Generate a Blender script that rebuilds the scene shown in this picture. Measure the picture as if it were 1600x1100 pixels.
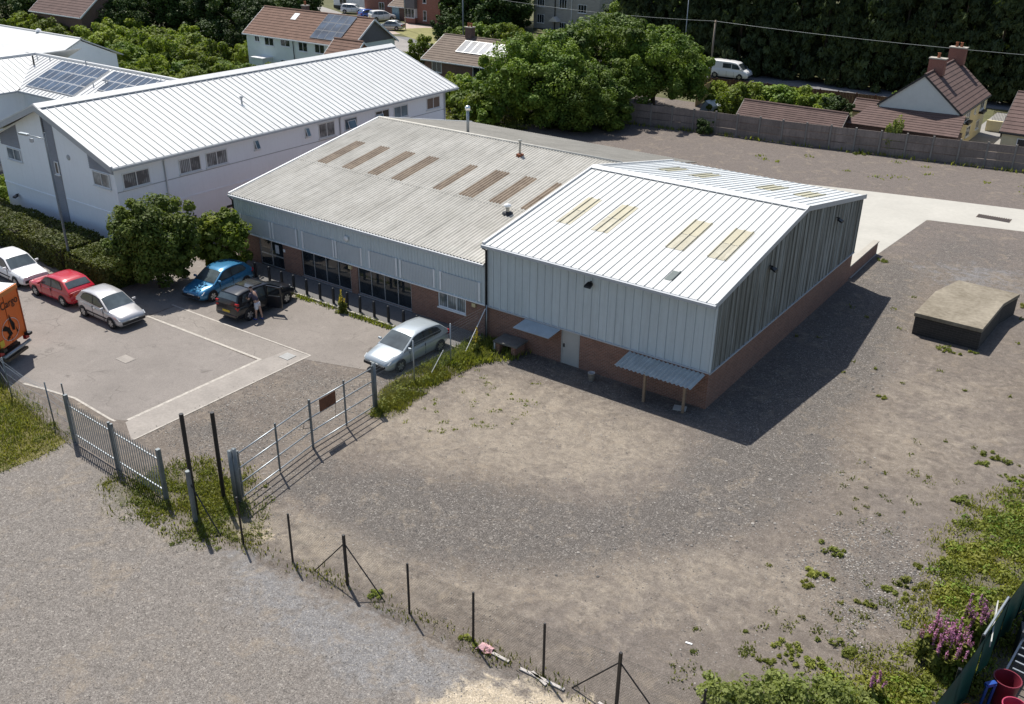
import bpy, math, random
import numpy as np
from mathutils import Vector, Matrix
for o in list(bpy.data.objects): bpy.data.objects.remove(o)
SC = bpy.context.scene
COL = SC.collection
R = math.radians
# ------------------------------------------------------------------ camera
PITCH, ROLL, HEAD = R(26.1533), R(0.7311), R(-35.6166)
fw = Vector((math.cos(PITCH)*math.sin(HEAD), math.cos(PITCH)*math.cos(HEAD), -math.sin(PITCH)))
rt = fw.cross(Vector((0, 0, 1))).normalized(); up = rt.cross(fw)
r2 = rt*math.cos(ROLL) + up*math.sin(ROLL); u2 = -rt*math.sin(ROLL) + up*math.cos(ROLL)
cd = bpy.data.cameras.new('camera'); cam = bpy.data.objects.new('camera', cd); COL.objects.link(cam)
cam.matrix_world = Matrix(((r2.x, u2.x, -fw.x, 0), (r2.y, u2.y, -fw.y, 0), (r2.z, u2.z, -fw.z, 20), (0, 0, 0, 1)))
cd.sensor_width = 36; cd.lens = 36*1488.37/1600; cd.clip_end = 3000; cd.clip_start = .1
SC.camera = cam
SC.render.resolution_x = 1024; SC.render.resolution_y = 704
# ------------------------------------------------------------------ light
ELEV = R(60); SUNXY = Vector((-.895, .445))
w = bpy.data.worlds.new('World'); SC.world = w; w.use_nodes = True
nt = w.node_tree; bg = nt.nodes['Background']
sky = nt.nodes.new('ShaderNodeTexSky'); sky.sky_type = 'NISHITA'; sky.sun_disc = False
sky.sun_elevation = ELEV; sky.sun_rotation = math.atan2(SUNXY.x, SUNXY.y)
sky.air_density = 1.0; sky.dust_density = 1.2; sky.ozone_density = 1.0
nt.links.new(sky.outputs[0], bg.inputs[0]); bg.inputs[1].default_value = .088
sl = bpy.data.lights.new('sun', 'SUN'); sl.energy = 4.5; sl.angle = R(.53); sl.color = (1, .955, .88)
so = bpy.data.objects.new('sun', sl); COL.objects.link(so)
sd = Vector((SUNXY.x*math.cos(ELEV), SUNXY.y*math.cos(ELEV), math.sin(ELEV))).normalized()
so.rotation_euler = (-sd).to_track_quat('-Z', 'Y').to_euler()
so.location = (0, 0, 60)
vs = SC.view_settings; vs.view_transform = 'Standard'; vs.look = 'None'; vs.exposure = .5; vs.gamma = 1; vs.use_curve_mapping = False
SC.render.engine = 'CYCLES'
SC.cycles.max_bounces = 6; SC.cycles.transparent_max_bounces = 8
rng = np.random.default_rng(7); random.seed(7)

# ------------------------------------------------------------------ materials
MATS = {}
class NT:
    def __init__(s, name):
        m = bpy.data.materials.new(name); m.use_nodes = True; s.m = m; s.t = m.node_tree; s.b = s.t.nodes['Principled BSDF']
        s.pos = None
    def n(s, typ, **kw):
        nd = s.t.nodes.new(typ)
        for k, v in kw.items():
            if k.startswith('i_'): 
                key = k[2:]
                key = int(key) if key.isdigit() else key
                nd.inputs[key].default_value = v
            else: setattr(nd, k, v)
        return nd
    def l(s, a, b): s.t.links.new(a, b)
    def P(s):
        if not s.pos: s.pos = s.n('ShaderNodeNewGeometry').outputs['Position']
        return s.pos
    def noise(s, scale, detail=4, rough=.6, vec=None, dist=0):
        nd = s.n('ShaderNodeTexNoise'); nd.inputs['Scale'].default_value = scale; nd.inputs['Detail'].default_value = detail
        nd.inputs['Roughness'].default_value = rough; nd.inputs['Distortion'].default_value = dist
        s.l(vec or s.P(), nd.inputs['Vector']); return nd.outputs['Fac']
    def ramp(s, fac, a, b, ca=(0, 0, 0, 1), cb=(1, 1, 1, 1)):
        nd = s.n('ShaderNodeValToRGB'); e = nd.color_ramp.elements
        e[0].position = a; e[1].position = b; e[0].color = ca; e[1].color = cb
        s.l(fac, nd.inputs[0]); return nd.outputs[0]
    def mix(s, fac, a, b, typ='MIX'):
        nd = s.n('ShaderNodeMix', data_type='RGBA', blend_type=typ)
        for sock, v in ((nd.inputs[0], fac), (nd.inputs[6], a), (nd.inputs[7], b)):
            if hasattr(v, 'is_output'): s.l(v, sock)
            elif isinstance(v, (int, float)): sock.default_value = v
            else: sock.default_value = (*v[:3], 1)
        return nd.outputs[2]
    def math(s, op, a, b=0.0, c=None):
        nd = s.n('ShaderNodeMath', operation=op)
        for i, v in enumerate((a, b) if c is None else (a, b, c)):
            if hasattr(v, 'is_output'): s.l(v, nd.inputs[i])
            else: nd.inputs[i].default_value = v
        return nd.outputs[0]
    def bump(s, h, strength=.3, dist=.02):
        nd = s.n('ShaderNodeBump'); nd.inputs['Strength'].default_value = strength; nd.inputs['Distance'].default_value = dist
        s.l(h, nd.inputs['Height']); s.l(nd.outputs[0], s.b.inputs['Normal'])
    def scalevec(s, v3):
        nd = s.n('ShaderNodeVectorMath', operation='MULTIPLY'); s.l(s.P(), nd.inputs[0]); nd.inputs[1].default_value = v3
        return nd.outputs[0]
    def objrand(s): return s.n('ShaderNodeObjectInfo').outputs['Random']

def mat(name, col, rough=.75, metal=0., var=.18, scale=1.2, bump=0., bscale=60, spec=.4, coat=0., col2=None, streak=0., ovar=0., sv=(7, 7, .35), spots=0.):
    if name in MATS: return MATS[name]
    t = NT(name); b = t.b
    b.inputs['Roughness'].default_value = rough; b.inputs['Metallic'].default_value = metal
    b.inputs['Specular IOR Level'].default_value = spec; b.inputs['Coat Weight'].default_value = coat
    b.inputs['Coat Roughness'].default_value = .05
    c = Vector(col[:3])
    lo = c*(1-var); hi = Vector(col2[:3]) if col2 else c*(1+var)
    f1 = t.noise(scale, 6, .65); f2 = t.noise(scale*9, 3, .6)
    f = t.math('ADD', t.math('MULTIPLY', f1, .65), t.math('MULTIPLY', f2, .35))
    out = t.mix(t.ramp(f, .33, .67), lo, hi)
    if streak:
        v = t.scalevec(sv); sn = t.noise(1.0, 4, .7, v)
        out = t.mix(t.math('MULTIPLY', t.ramp(sn, .48, .72), streak), out, c*.35)
    if spots:
        sp1 = t.math('MULTIPLY', t.ramp(t.noise(5.5, 5, .8), .63, .70), t.ramp(t.noise(.5, 3), .42, .6))
        out = t.mix(t.math('MULTIPLY', sp1, spots), out, c*.3)
    if ovar:
        out = t.mix(t.math('MULTIPLY', t.objrand(), ovar), out, c*.45)
    t.l(out, b.inputs['Base Color'])
    if bump: t.bump(t.noise(bscale, 4, .6), bump, .02)
    MATS[name] = t.m; return t.m

def brickmat(name, c1, c2, mortar, sc=1.0, dirt=.35):
    if name in MATS: return MATS[name]
    t = NT(name); sp = t.n('ShaderNodeSeparateXYZ'); t.l(t.P(), sp.inputs[0])
    u = t.math('ADD', sp.outputs[0], sp.outputs[1]); cb = t.n('ShaderNodeCombineXYZ'); t.l(u, cb.inputs[0]); t.l(sp.outputs[2], cb.inputs[1])
    br = t.n('ShaderNodeTexBrick'); t.l(cb.outputs[0], br.inputs['Vector'])
    br.inputs['Color1'].default_value = (*c1, 1); br.inputs['Color2'].default_value = (*c2, 1); br.inputs['Mortar'].default_value = (*mortar, 1)
    br.inputs['Scale'].default_value = 1; br.inputs['Brick Width'].default_value = .225*sc; br.inputs['Row Height'].default_value = .075*sc
    br.inputs['Mortar Size'].default_value = .007*sc; br.inputs['Bias'].default_value = 0
    d = t.ramp(t.noise(1.3, 6, .7), .45, .75)
    col = t.mix(t.math('MULTIPLY', d, dirt), br.outputs[0], Vector(c1)*.45)
    col = t.mix(t.math('MULTIPLY', t.noise(14, 3), .35), col, Vector(c2)*1.25)
    t.l(col, t.b.inputs['Base Color']); t.b.inputs['Roughness'].default_value = .9
    t.bump(br.outputs['Fac'], -.5, .008)
    MATS[name] = t.m; return t.m

def leafmat(name, dark, light, trans=.35, yellow=None, ov=.5):
    if name in MATS: return MATS[name]
    t = NT(name)
    at = t.n('ShaderNodeAttribute', attribute_name='tint')
    c = t.mix(at.outputs['Fac'], dark, light)
    big = t.ramp(t.noise(.45, 3, .6), .38, .66)
    c = t.mix(t.math('MULTIPLY', big, .55), c, yellow or [x*1.15 for x in light])
    c = t.mix(ov, c, t.ramp(t.objrand(), 0, 1, (.45,.45,.45,1), (1.4,1.4,1.25,1)), 'MULTIPLY')
    t.l(c, t.b.inputs['Base Color']); t.b.inputs['Roughness'].default_value = .62; t.b.inputs['Specular IOR Level'].default_value = .25
    tr = t.n('ShaderNodeBsdfTranslucent'); t.l(t.mix(1, c, (.95, 1, .45), 'MULTIPLY'), tr.inputs['Color'])
    mx = t.n('ShaderNodeMixShader'); mx.inputs[0].default_value = trans
    t.l(t.b.outputs[0], mx.inputs[1]); t.l(tr.outputs[0], mx.inputs[2])
    t.l(mx.outputs[0], t.t.nodes['Material Output'].inputs[0])
    MATS[name] = t.m; return t.m

def glassmat(name, col=(.02, .025, .03), rough=.06, spec=.7):
    if name in MATS: return MATS[name]
    t = NT(name); n = t.ramp(t.noise(.9, 3), .35, .7)
    t.l(t.mix(n, Vector(col)*.6, Vector(col)*1.7), t.b.inputs['Base Color'])
    t.b.inputs['Roughness'].default_value = rough; t.b.inputs['Specular IOR Level'].default_value = spec
    MATS[name] = t.m; return t.m

# ------------------------------------------------------------------ geometry helpers
def wloc(o):
    v = Vector((0, 0, 0))
    while o is not None: v += o.location; o = o.parent
    return v
def link(name, me, parent=None, loc=(0, 0, 0), rot=(0, 0, 0)):
    o = bpy.data.objects.new(name, me); COL.objects.link(o); o.parent = parent
    o.location = loc; o.rotation_euler = rot; return o
class MB:
    def __init__(s): s.v = []; s.f = []
    def add(s, vs, fs):
        n = len(s.v); s.v += [tuple(p) for p in vs]; s.f += [tuple(i+n for i in f) for f in fs]; return s
    def box(s, x0, x1, y0, y1, z0, z1):
        return s.add([(x0,y0,z0),(x1,y0,z0),(x1,y1,z0),(x0,y1,z0),(x0,y0,z1),(x1,y0,z1),(x1,y1,z1),(x0,y1,z1)],
              [(3,2,1,0),(4,5,6,7),(0,1,5,4),(1,2,6,5),(2,3,7,6),(3,0,4,7)])
    def obox(s, c, sx, sy, sz, rz=0, tilt=0):
        M = Matrix.Rotation(rz, 3, 'Z') @ Matrix.Rotation(tilt, 3, 'X'); n = len(s.v)
        t = MB().box(-sx/2, sx/2, -sy/2, sy/2, -sz/2, sz/2)
        return s.add([M @ Vector(p) + Vector(c) for p in t.v], t.f)
    def poly(s, pts, flip=False):
        f = tuple(range(len(pts))); return s.add(pts, [f[::-1] if flip else f])
    def prism(s, pts, d):
        """extrude planar polygon pts (3d) along vector d"""
        n = len(pts); d = Vector(d); a = [Vector(p) for p in pts]
        return s.add(a + [p+d for p in a], [tuple(range(n))[::-1], tuple(range(n, 2*n))] + [(i, (i+1) % n, n+(i+1) % n, n+i) for i in range(n)])
    def tube(s, pts, r, n=8, cap=True):
        pts = [Vector(p) for p in pts]; rs = r if isinstance(r, (list, tuple)) else [r]*len(pts)
        vs = []; fs = []; ref = None
        for i, p in enumerate(pts):
            d = (pts[min(i+1, len(pts)-1)] - pts[max(i-1, 0)]).normalized()
            if ref is None or abs(ref.dot(d)) > .99: ref = Vector((0, 0, 1)) if abs(d.z) < .9 else Vector((1, 0, 0))
            a = d.cross(ref).normalized(); b = d.cross(a)
            vs += [p + (a*math.cos(2*math.pi*k/n) + b*math.sin(2*math.pi*k/n))*rs[i] for k in range(n)]
        for i in range(len(pts)-1):
            fs += [(i*n+k, i*n+(k+1) % n, (i+1)*n+(k+1) % n, (i+1)*n+k) for k in range(n)]
        if cap: fs += [tuple(range(n))[::-1], tuple((len(pts)-1)*n+k for k in range(n))]
        return s.add(vs, fs)
    def lathe(s, prof, c, n=16):
        vs = []; fs = []
        for r, z in prof: vs += [(c[0]+r*math.cos(2*math.pi*k/n), c[1]+r*math.sin(2*math.pi*k/n), c[2]+z) for k in range(n)]
        for i in range(len(prof)-1): fs += [(i*n+k, i*n+(k+1) % n, (i+1)*n+(k+1) % n, (i+1)*n+k) for k in range(n)]
        return s.add(vs, fs)
    def grid(s, P):
        """P[i][j] points"""
        m = len(P[0]); return s.add([p for r in P for p in r], [(i*m+j, i*m+j+1, (i+1)*m+j+1, (i+1)*m+j) for i in range(len(P)-1) for j in range(m-1)])
    def mesh(s, name, mt, smooth=False, off=(0, 0, 0)):
        me = bpy.data.meshes.new(name); o = Vector(off)
        me.from_pydata([Vector(p)-o for p in s.v], [], s.f)
        if mt: me.materials.append(mt)
        if smooth: me.polygons.foreach_set('use_smooth', [True]*len(me.polygons))
        me.update(); return me
    def build(s, name, mt, parent=None, smooth=False, bevel=0, auto=False):
        o = link(name, s.mesh(name, mt, smooth or auto, wloc(parent) if parent else (0, 0, 0)), parent)
        if auto:
            o.data.set_sharp_from_angle(angle=R(40)) if hasattr(o.data, 'set_sharp_from_angle') else None
        if bevel:
            m = o.modifiers.new('bevel', 'BEVEL'); m.width = bevel; m.segments = 2; m.limit_method = 'ANGLE'
        return o
def thing(name, label, cat, loc=(0, 0, 0), rz=0, group=None):
    o = link(name, None, None, loc, (0, 0, rz)); o['label'] = label; o['category'] = cat
    if group: o['group'] = group
    return o
def tag(o, label, cat, group=None):
    o['label'] = label; o['category'] = cat
    if group: o['group'] = group
    return o
def struct(o): o['kind'] = 'structure'; return o
def stuff(o): o['kind'] = 'stuff'; return o
def copytree(o, parent=None):
    c = o.copy(); COL.objects.link(c); c.parent = parent
    for ch in list(o.children): copytree(ch, c)
    return c
def npmesh(name, V, F, mt, tint=None, smooth=False):
    me = bpy.data.meshes.new(name); V = np.asarray(V, np.float32); F = np.asarray(F, np.int32); k = F.shape[1]
    me.vertices.add(len(V)); me.vertices.foreach_set('co', V.ravel())
    me.loops.add(F.size); me.loops.foreach_set('vertex_index', F.ravel())
    me.polygons.add(len(F)); me.polygons.foreach_set('loop_start', np.arange(0, F.size, k, dtype=np.int32))
    if mt: me.materials.append(mt)
    me.update(calc_edges=True)
    if tint is not None:
        a = me.attributes.new('tint', 'FLOAT', 'FACE'); a.data.foreach_set('value', np.asarray(tint, np.float32))
    if smooth: me.polygons.foreach_set('use_smooth', np.ones(len(F), bool))
    return me
def unit(a): return a/np.maximum(np.linalg.norm(a, axis=-1, keepdims=True), 1e-9)
def pip(px, py, poly):
    """signed soft inside test: distance to polygon edge, positive inside"""
    poly = np.array(poly, float); n = len(poly); ins = np.zeros(px.shape, bool); dist = np.full(px.shape, 1e9)
    for i in range(n):
        a = poly[i]; b = poly[(i+1) % n]
        c = ((a[1] > py) != (b[1] > py)) & (px < (b[0]-a[0])*(py-a[1])/(b[1]-a[1]+1e-12)+a[0]); ins ^= c
        d = b-a; t = np.clip(((px-a[0])*d[0]+(py-a[1])*d[1])/(d@d+1e-12), 0, 1)
        dist = np.minimum(dist, np.hypot(px-a[0]-t*d[0], py-a[1]-t*d[1]))
    return np.where(ins, dist, -dist)
ORD = ['first','second','third','fourth','fifth','sixth','seventh','eighth','ninth','tenth','eleventh','twelfth','thirteenth','fourteenth','fifteenth','sixteenth','seventeenth','eighteenth','nineteenth','twentieth','twenty-first','twenty-second','twenty-third','twenty-fourth','twenty-fifth','twenty-sixth','twenty-seventh','twenty-eighth','twenty-ninth','thirtieth'] + ['thirty-'+w_ for w_ in ('first','second','third','fourth','fifth','sixth','seventh','eighth','ninth')] + ['fortieth'] + ['forty-'+w_ for w_ in ('first','second','third','fourth','fifth','sixth','seventh','eighth','ninth')]
# ------------------------------------------------------------------ common materials
M_white = mat('white_render', (.87, .90, .94), .85, var=.03, scale=.6, bump=.15, bscale=25, streak=.06)
M_whiteroof = mat('white_roof_sheet', (.60, .605, .60), .5, var=.04, scale=.4, spec=.35, ovar=.10, streak=.22, sv=(.35, 5, 1.2))
M_shedroof = mat('shed_roof_sheet', (.56, .57, .56), .5, var=.05, scale=.6, spec=.35, ovar=.14, streak=.28, sv=(6, .4, 1.2), spots=.5)
M_trim = mat('grey_trim', (.42, .44, .46), .5, var=.08)
M_whitetrim = mat('white_trim', (.75, .76, .76), .5, var=.05)
M_dark = mat('dark_metal', (.025, .026, .028), .5, var=.2)
M_black = mat('black_paint', (.012, .012, .014), .45, var=.2)
M_galv = mat('galvanised_steel', (.33, .36, .38), .45, metal=.6, var=.15, scale=3)
M_galvdk = mat('weathered_galvanised', (.16, .18, .19), .55, metal=.4, var=.2, scale=3)
M_glass = glassmat('window_glass')
M_glassblue = glassmat('blue_window_glass', (.10, .16, .20), .05)
M_brick = brickmat('red_brick', (.27, .13, .088), (.175, .085, .06), (.33, .28, .23))
M_brick2 = brickmat('brown_brick', (.17, .095, .07), (.12, .07, .055), (.2, .17, .15))
M_brick3 = brickmat('orange_brick', (.30, .12, .08), (.24, .09, .065), (.28, .22, .19))
M_stone = brickmat('grey_stone', (.42, .39, .35), (.32, .30, .27), (.4, .38, .35), 2.2)
M_conc = mat('concrete', (.36, .335, .29), .9, var=.14, scale=.5, bump=.25, bscale=30)
M_asb = mat('weathered_fibre_cement', (.41, .395, .355), .95, var=.10, scale=.35, spec=.15, col2=(.51, .495, .455), streak=.45, sv=(5, .3, .8), spots=.4)
M_asbrear = mat('lichen_fibre_cement', (.26, .25, .225), .95, var=.2, scale=.7, spec=.1)
M_rooflight_br = mat('brown_rooflight', (.165, .115, .075), .6, var=.35, scale=1.8, col2=(.27, .21, .15), streak=.4, sv=(9, .6, 1))
M_rooflight_cr = mat('cream_rooflight', (.40, .37, .27), .5, var=.15, scale=2, col2=(.48, .455, .36), streak=.4, sv=(9, .6, 1))
M_clad = mat('pale_steel_cladding', (.53, .59, .61), .5, var=.06, scale=.5, spec=.35, streak=.22, ovar=.10, sv=(5, 5, .3))
M_tile = mat('brown_roof_tile', (.16, .095, .07), .9, var=.25, scale=1.5, bump=.4, bscale=14)
M_tile2 = mat('grey_brown_roof_tile', (.16, .125, .10), .9, var=.25, scale=1.5, bump=.4, bscale=14)
M_tile3 = mat('plum_roof_tile', (.115, .075, .066), .9, var=.28, scale=1.2, bump=.4, bscale=14)
M_solar = glassmat('solar_cell', (.035, .055, .085), .25, .6)
M_wood = mat('weathered_timber', (.25, .18, .12), .9, var=.3, scale=4)
# algae-streaked gable cladding: dirt with a shape of its own (vertical run marks)
def algae():
    t = NT('algae_streaked_cladding'); v = t.scalevec((1, 3.6, .16)); a = t.noise(1.0, 5, .68, v)
    v2 = t.scalevec((1, 14, .25)); b_ = t.noise(1.0, 3, .6, v2)
    f = t.math('ADD', t.math('MULTIPLY', a, .62), t.math('MULTIPLY', b_, .38))
    c = t.mix(t.ramp(f, .46, .66), (.118, .120, .106), (.39, .415, .41))
    t.l(c, t.b.inputs['Base Color']); t.b.inputs['Roughness'].default_value = .7; return t.m
M_algae = algae()
def blindmat():
    t = NT('vertical_blind_glass'); sp = t.n('ShaderNodeSeparateXYZ'); t.l(t.P(), sp.inputs[0])
    u = t.math('ADD', sp.outputs[0], sp.outputs[1]); s_ = t.math('SINE', t.math('MULTIPLY', u, 48.0))
    c = t.mix(t.ramp(s_, .3, .8), (.19, .215, .225), (.46, .50, .52)); c = t.mix(t.ramp(t.noise(1.2, 2), .4, .6), c, (.10, .12, .13))
    t.l(c, t.b.inputs['Base Color']); t.b.inputs['Roughness'].default_value = .08; t.b.inputs['Specular IOR Level'].default_value = .6; return t.m
M_blind = blindmat()

# ------------------------------------------------------------------ ground
def yardmat():
    t = NT('stony_yard')
    def at(n): return t.n('ShaderNodeAttribute', attribute_name=n).outputs['Fac']
    n1 = t.noise(.55, 8, .7, dist=.8); n2 = t.noise(2.1, 8, .75, dist=.6); n3 = t.noise(9, 5, .7); n0 = t.noise(.13, 5, .6)
    pert = t.math('ADD', t.math('MULTIPLY', t.math('SUBTRACT', n1, .5), 1.5), t.math('MULTIPLY', t.math('SUBTRACT', n2, .5), 1.7))
    def fac(a, lo=.3, hi=.75, k=1.0): return t.ramp(t.math('ADD', at(a), t.math('MULTIPLY', pert, k)), lo, hi)
    c = t.mix(t.ramp(n2, .3, .7), (.132, .111, .093), (.195, .166, .140))
    c = t.mix(t.math('MULTIPLY', t.ramp(n0, .4, .62), .35), c, (.155, .138, .13))
    c = t.mix(fac('brown', .3, .8), c, t.mix(n3, (.118, .100, .090), (.182, .158, .143)))
    c = t.mix(t.math('MULTIPLY', t.math('MULTIPLY', fac('tan', .2, .8), .92), t.math('ADD', .4, t.math('MULTIPLY', t.ramp(t.noise(.9, 8, .75, dist=1.0), .42, .58), .6))), c, t.mix(n3, (.222, .188, .150), (.345, .300, .242)))
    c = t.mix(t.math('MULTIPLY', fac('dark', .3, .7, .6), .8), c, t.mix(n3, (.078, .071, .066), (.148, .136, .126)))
    c = t.mix(t.math('MULTIPLY', fac('pale', .3, .7), t.math('SUBTRACT', 1.0, t.math('MULTIPLY', fac('tan', .3, .9), .6))), c, t.mix(n3, (.158, .142, .128), (.222, .202, .184)))
    c = t.mix(t.math('MULTIPLY', fac('grey', .35, .75), .8), c, t.mix(n3, (.145, .143, .145), (.25, .247, .25)))
    c = t.mix(t.math('MULTIPLY', fac('sand', .35, .65), .85), c, (.50, .42, .31))
    c = t.mix(t.math('MULTIPLY', fac('moss', .45, .85), .55), c, (.085, .085, .042))
    # loose stones
    st = t.math('ADD', t.math('MULTIPLY', at('dark'), .9), t.math('MULTIPLY', at('pale'), .8)); st = t.math('ADD', st, .35)
    for sc, am in ((19, .30), (34, .42), (60, .42)):
        v = t.n('ShaderNodeTexVoronoi'); v.inputs['Scale'].default_value = sc; t.l(t.P(), v.inputs['Vector'])
        g = t.n('ShaderNodeSeparateColor'); t.l(v.outputs['Color'], g.inputs[0])
        br = t.ramp(g.outputs[0], .0, 1., (.55, .55, .55, 1), (1.4, 1.4, 1.4, 1))
        c = t.mix(t.math('MULTIPLY', st, am), c, br, 'MULTIPLY')
        sp = t.math('MULTIPLY', t.ramp(g.outputs[1], .945, .955), t.math('MULTIPLY', st, .4))
        c = t.mix(sp, c, (.36, .335, .30))
    n4 = t.noise(4.2, 6, .75); n5 = t.noise(.8, 8, .75, dist=1.2); c = t.mix(t.math('MULTIPLY', t.ramp(n5, .53, .66), .5), c, (.275, .228, .175)); c = t.mix(t.math('MULTIPLY', t.ramp(t.noise(1.7, 8, .78, dist=.8), .55, .70), .6), c, (.088, .078, .069))
    c = t.mix(.55, c, t.ramp(n4, .25, .75, (.55, .55, .55, 1), (1.4, 1.4, 1.4, 1)), 'MULTIPLY'); c = t.mix(.5, c, t.ramp(t.noise(22, 4, .75), .3, .7, (.45, .45, .45, 1), (1.5, 1.5, 1.5, 1)), 'MULTIPLY')
    t.l(c, t.b.inputs['Base Color']); t.b.inputs['Roughness'].default_value = .97; t.b.inputs['Specular IOR Level'].default_value = .12
    h = t.math('ADD', t.math('MULTIPLY', n3, .6), t.noise(38, 3, .7)); t.bump(h, .55, .05)
    return t.m
def make_yard():
    xs = np.arange(-62, 10.01, .3); ys = np.arange(1, 92.01, .3); X, Y = np.meshgrid(xs, ys)
    n = X.size; V = np.stack([X.ravel(), Y.ravel(), np.zeros(n)], 1); w_ = len(xs)
    i = (np.arange(len(ys)-1)[:, None]*w_ + np.arange(w_-1)[None]).ravel()
    F = np.stack([i, i+1, i+w_+1, i+w_], 1)
    x, y = V[:, 0], V[:, 1]
    # gentle unevenness of the loose surface
    V[:, 2] = 0
    def soft(poly, wd): return np.clip(pip(x, y, poly)/wd*.5+.5, 0, 1)
    D = {}
    track = [(-24.3,18),(-22.4,18.5),(-20.1,18.4),(-17.8,18.5),(-16.1,19),(-15,19.6),(-13.6,20.9),(-13,21.1),(-12,22.8),(-10.2,24.8),(-9.1,25.9),(-8.4,28.9),(-7.9,32),(-8.4,34.4),(-9.2,35.1),(-8.9,37.4),(-8.9,41.9),(-9.4,46.8),(-10.5,54.6),(-12.2,58),(-13.9,56),(-13.9,33.6),(-12.8,33.1),(-12.8,30.3),(-12.4,28.3),(-12.7,26.2),(-14,24.8),(-15.8,24.2),(-18,23.6),(-19.2,22.8),(-20.6,22.3),(-22.4,21.3),(-23.6,21.2),(-24.4,20.6)]
    D['dark'] = np.maximum.reduce([soft(track, 1.4)*.95, soft([(-31,17.7),(-31,26.5),(-25.5,29),(-25,17.5)], 1.6)*.45, soft([(-30.6,19),(-29.5,21.5),(-27.5,20.5),(-28.5,18.2)], 1)*.8,
                 soft([(-6.6,28.4),(-4.8,29.8),(-3.1,28.1),(-2.8,24.7),(-4.4,23.8),(-6.3,25.7)], 1.6)*.62, soft([(-13.5,52),(-13.5,66),(-6,66),(-4,56)], 3)*.55,
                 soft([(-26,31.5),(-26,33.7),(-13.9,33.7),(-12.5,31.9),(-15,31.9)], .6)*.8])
    D['tan'] = np.maximum.reduce([soft([(-24.8,25.4),(-23,30.5),(-20.7,31.6),(-14.1,30.8),(-12.9,28.2),(-14.4,25.5),(-18,24.2),(-21.3,22.8),(-23.8,22.6)], 1.6)*.85,
                 soft([(-17,18),(-15.8,18.9),(-13.1,20.4),(-11.1,23.2),(-9.2,25.4),(-6.3,26.9),(-5.8,23.8),(-8.3,21.9),(-11.8,19.6),(-14,18)], 1.8)*.8,
                 soft([(-9,35),(-8.3,44),(-4.3,43.8),(-2.5,38.3),(-4.1,32.7),(-7.6,31.3)], 2)*.5, soft([(-24.2,16.2),(-23.4,18.2),(-17,18.6),(-15.6,17.3),(-20.5,16.2)], 1.0)*.8,
                 soft([(-30,14.6),(-24,14.8),(-22,14.0),(-27,12.8)], 1)*.7, soft([(-31.5,13.6),(-30.6,13.9),(-30.2,13.2),(-31,12.9)], .5)*.8, soft([(-30.2,14.3),(-28.6,14.6),(-28.4,13.9)], .5)*.8, soft([(-24,11.5),(-20,13),(-16,12.5),(-19,10)], 2)*.55, soft([(-28,9),(-25,10),(-24,7)], 1.2)*.6, soft([(-30.5,23),(-28,27),(-25.6,27),(-25.8,23)], 2)*.55, soft([(-24.4,17.7),(-21,18.5),(-18.6,18.4),(-18.6,18.0),(-21,18.0),(-24.2,17.2)], .35)*.95, soft([(-24.6,19.8),(-21.5,20.4),(-18.5,20.6),(-18.5,20.2),(-21.5,19.9),(-24.6,19.3)], .3)*.7, soft([(-9.6,36),(-9.2,44),(-10.6,54),(-10.9,54),(-9.7,44),(-10.0,36)], .3)*.7])
    D['pale'] = soft([(-34,16.1),(-28.7,15.4),(-23.2,15),(-21.2,15.4),(-17,15.8),(-12.8,16.2),(-9,16.4),(-5,15),(0,0),(-60,0),(-60,13)], 1.0)
    D['grey'] = np.maximum.reduce([soft([(-22,15.2),(-17,15.6),(-12.8,15.9),(-12.4,14.6),(-15,13.6),(-20,13.9)], 1.2), soft([(-12,57),(-9,60),(-6,60),(-5,56),(-9,54)], 2)*.6])
    D['brown'] = np.clip((y-54)/8, 0, 1)
    D['sand'] = np.maximum(soft([(-13,13.5),(-12.3,15.6),(-10.4,16.4),(-8.8,16.9),(-7.5,14)], .9), soft([(-24,15.9),(-23,17),(-21.6,16.9),(-22,16)], .5)*.6)
    D['moss'] = np.maximum.reduce([soft([(-29.9,15.2),(-28.6,15.6),(-28.3,17.1),(-27.7,18.1),(-25.7,18.3),(-24.3,18),(-22,16.2),(-23.3,15.5),(-25.6,15.1),(-27.9,14.4)], .8),
                 soft([(-24.6,24.8),(-26.3,27.8),(-26.6,31.8),(-26.3,33.9),(-23,33.4),(-23,32.5),(-24.7,31.3),(-24.7,28.1),(-24,25.1)], .6),
                 soft([(-1,36),(-2.7,33.2),(-3.3,29.5),(-2.7,28.4),(-3,26),(-2.6,24),(-4,22),(-6.8,20),(-5,17),(1,17)], .9)*.95, soft([(-33,84),(-33,79),(-8,83),(-8,86)], 1)*.4])
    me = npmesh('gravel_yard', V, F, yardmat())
    for k, a in D.items(): me.attributes.new(k, 'FLOAT', 'POINT').data.foreach_set('value', a.astype(np.float32))
    return struct(link('gravel_yard', me))
make_yard()
M_earth = mat('rough_grass_ground', (.075, .085, .03), .95, var=.35, scale=.25, col2=(.12, .115, .05), bump=.3, bscale=6)
struct(MB().add([(-900,-300,-.05),(600,-300,-.05),(600,1300,-.05),(-900,1300,-.05)], [(0,1,2,3)]).build('ground', M_earth))
def sheet(name, pts, z, mt): return struct(MB().poly([(x, y, z) for x, y in pts]).build(name, mt))
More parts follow.
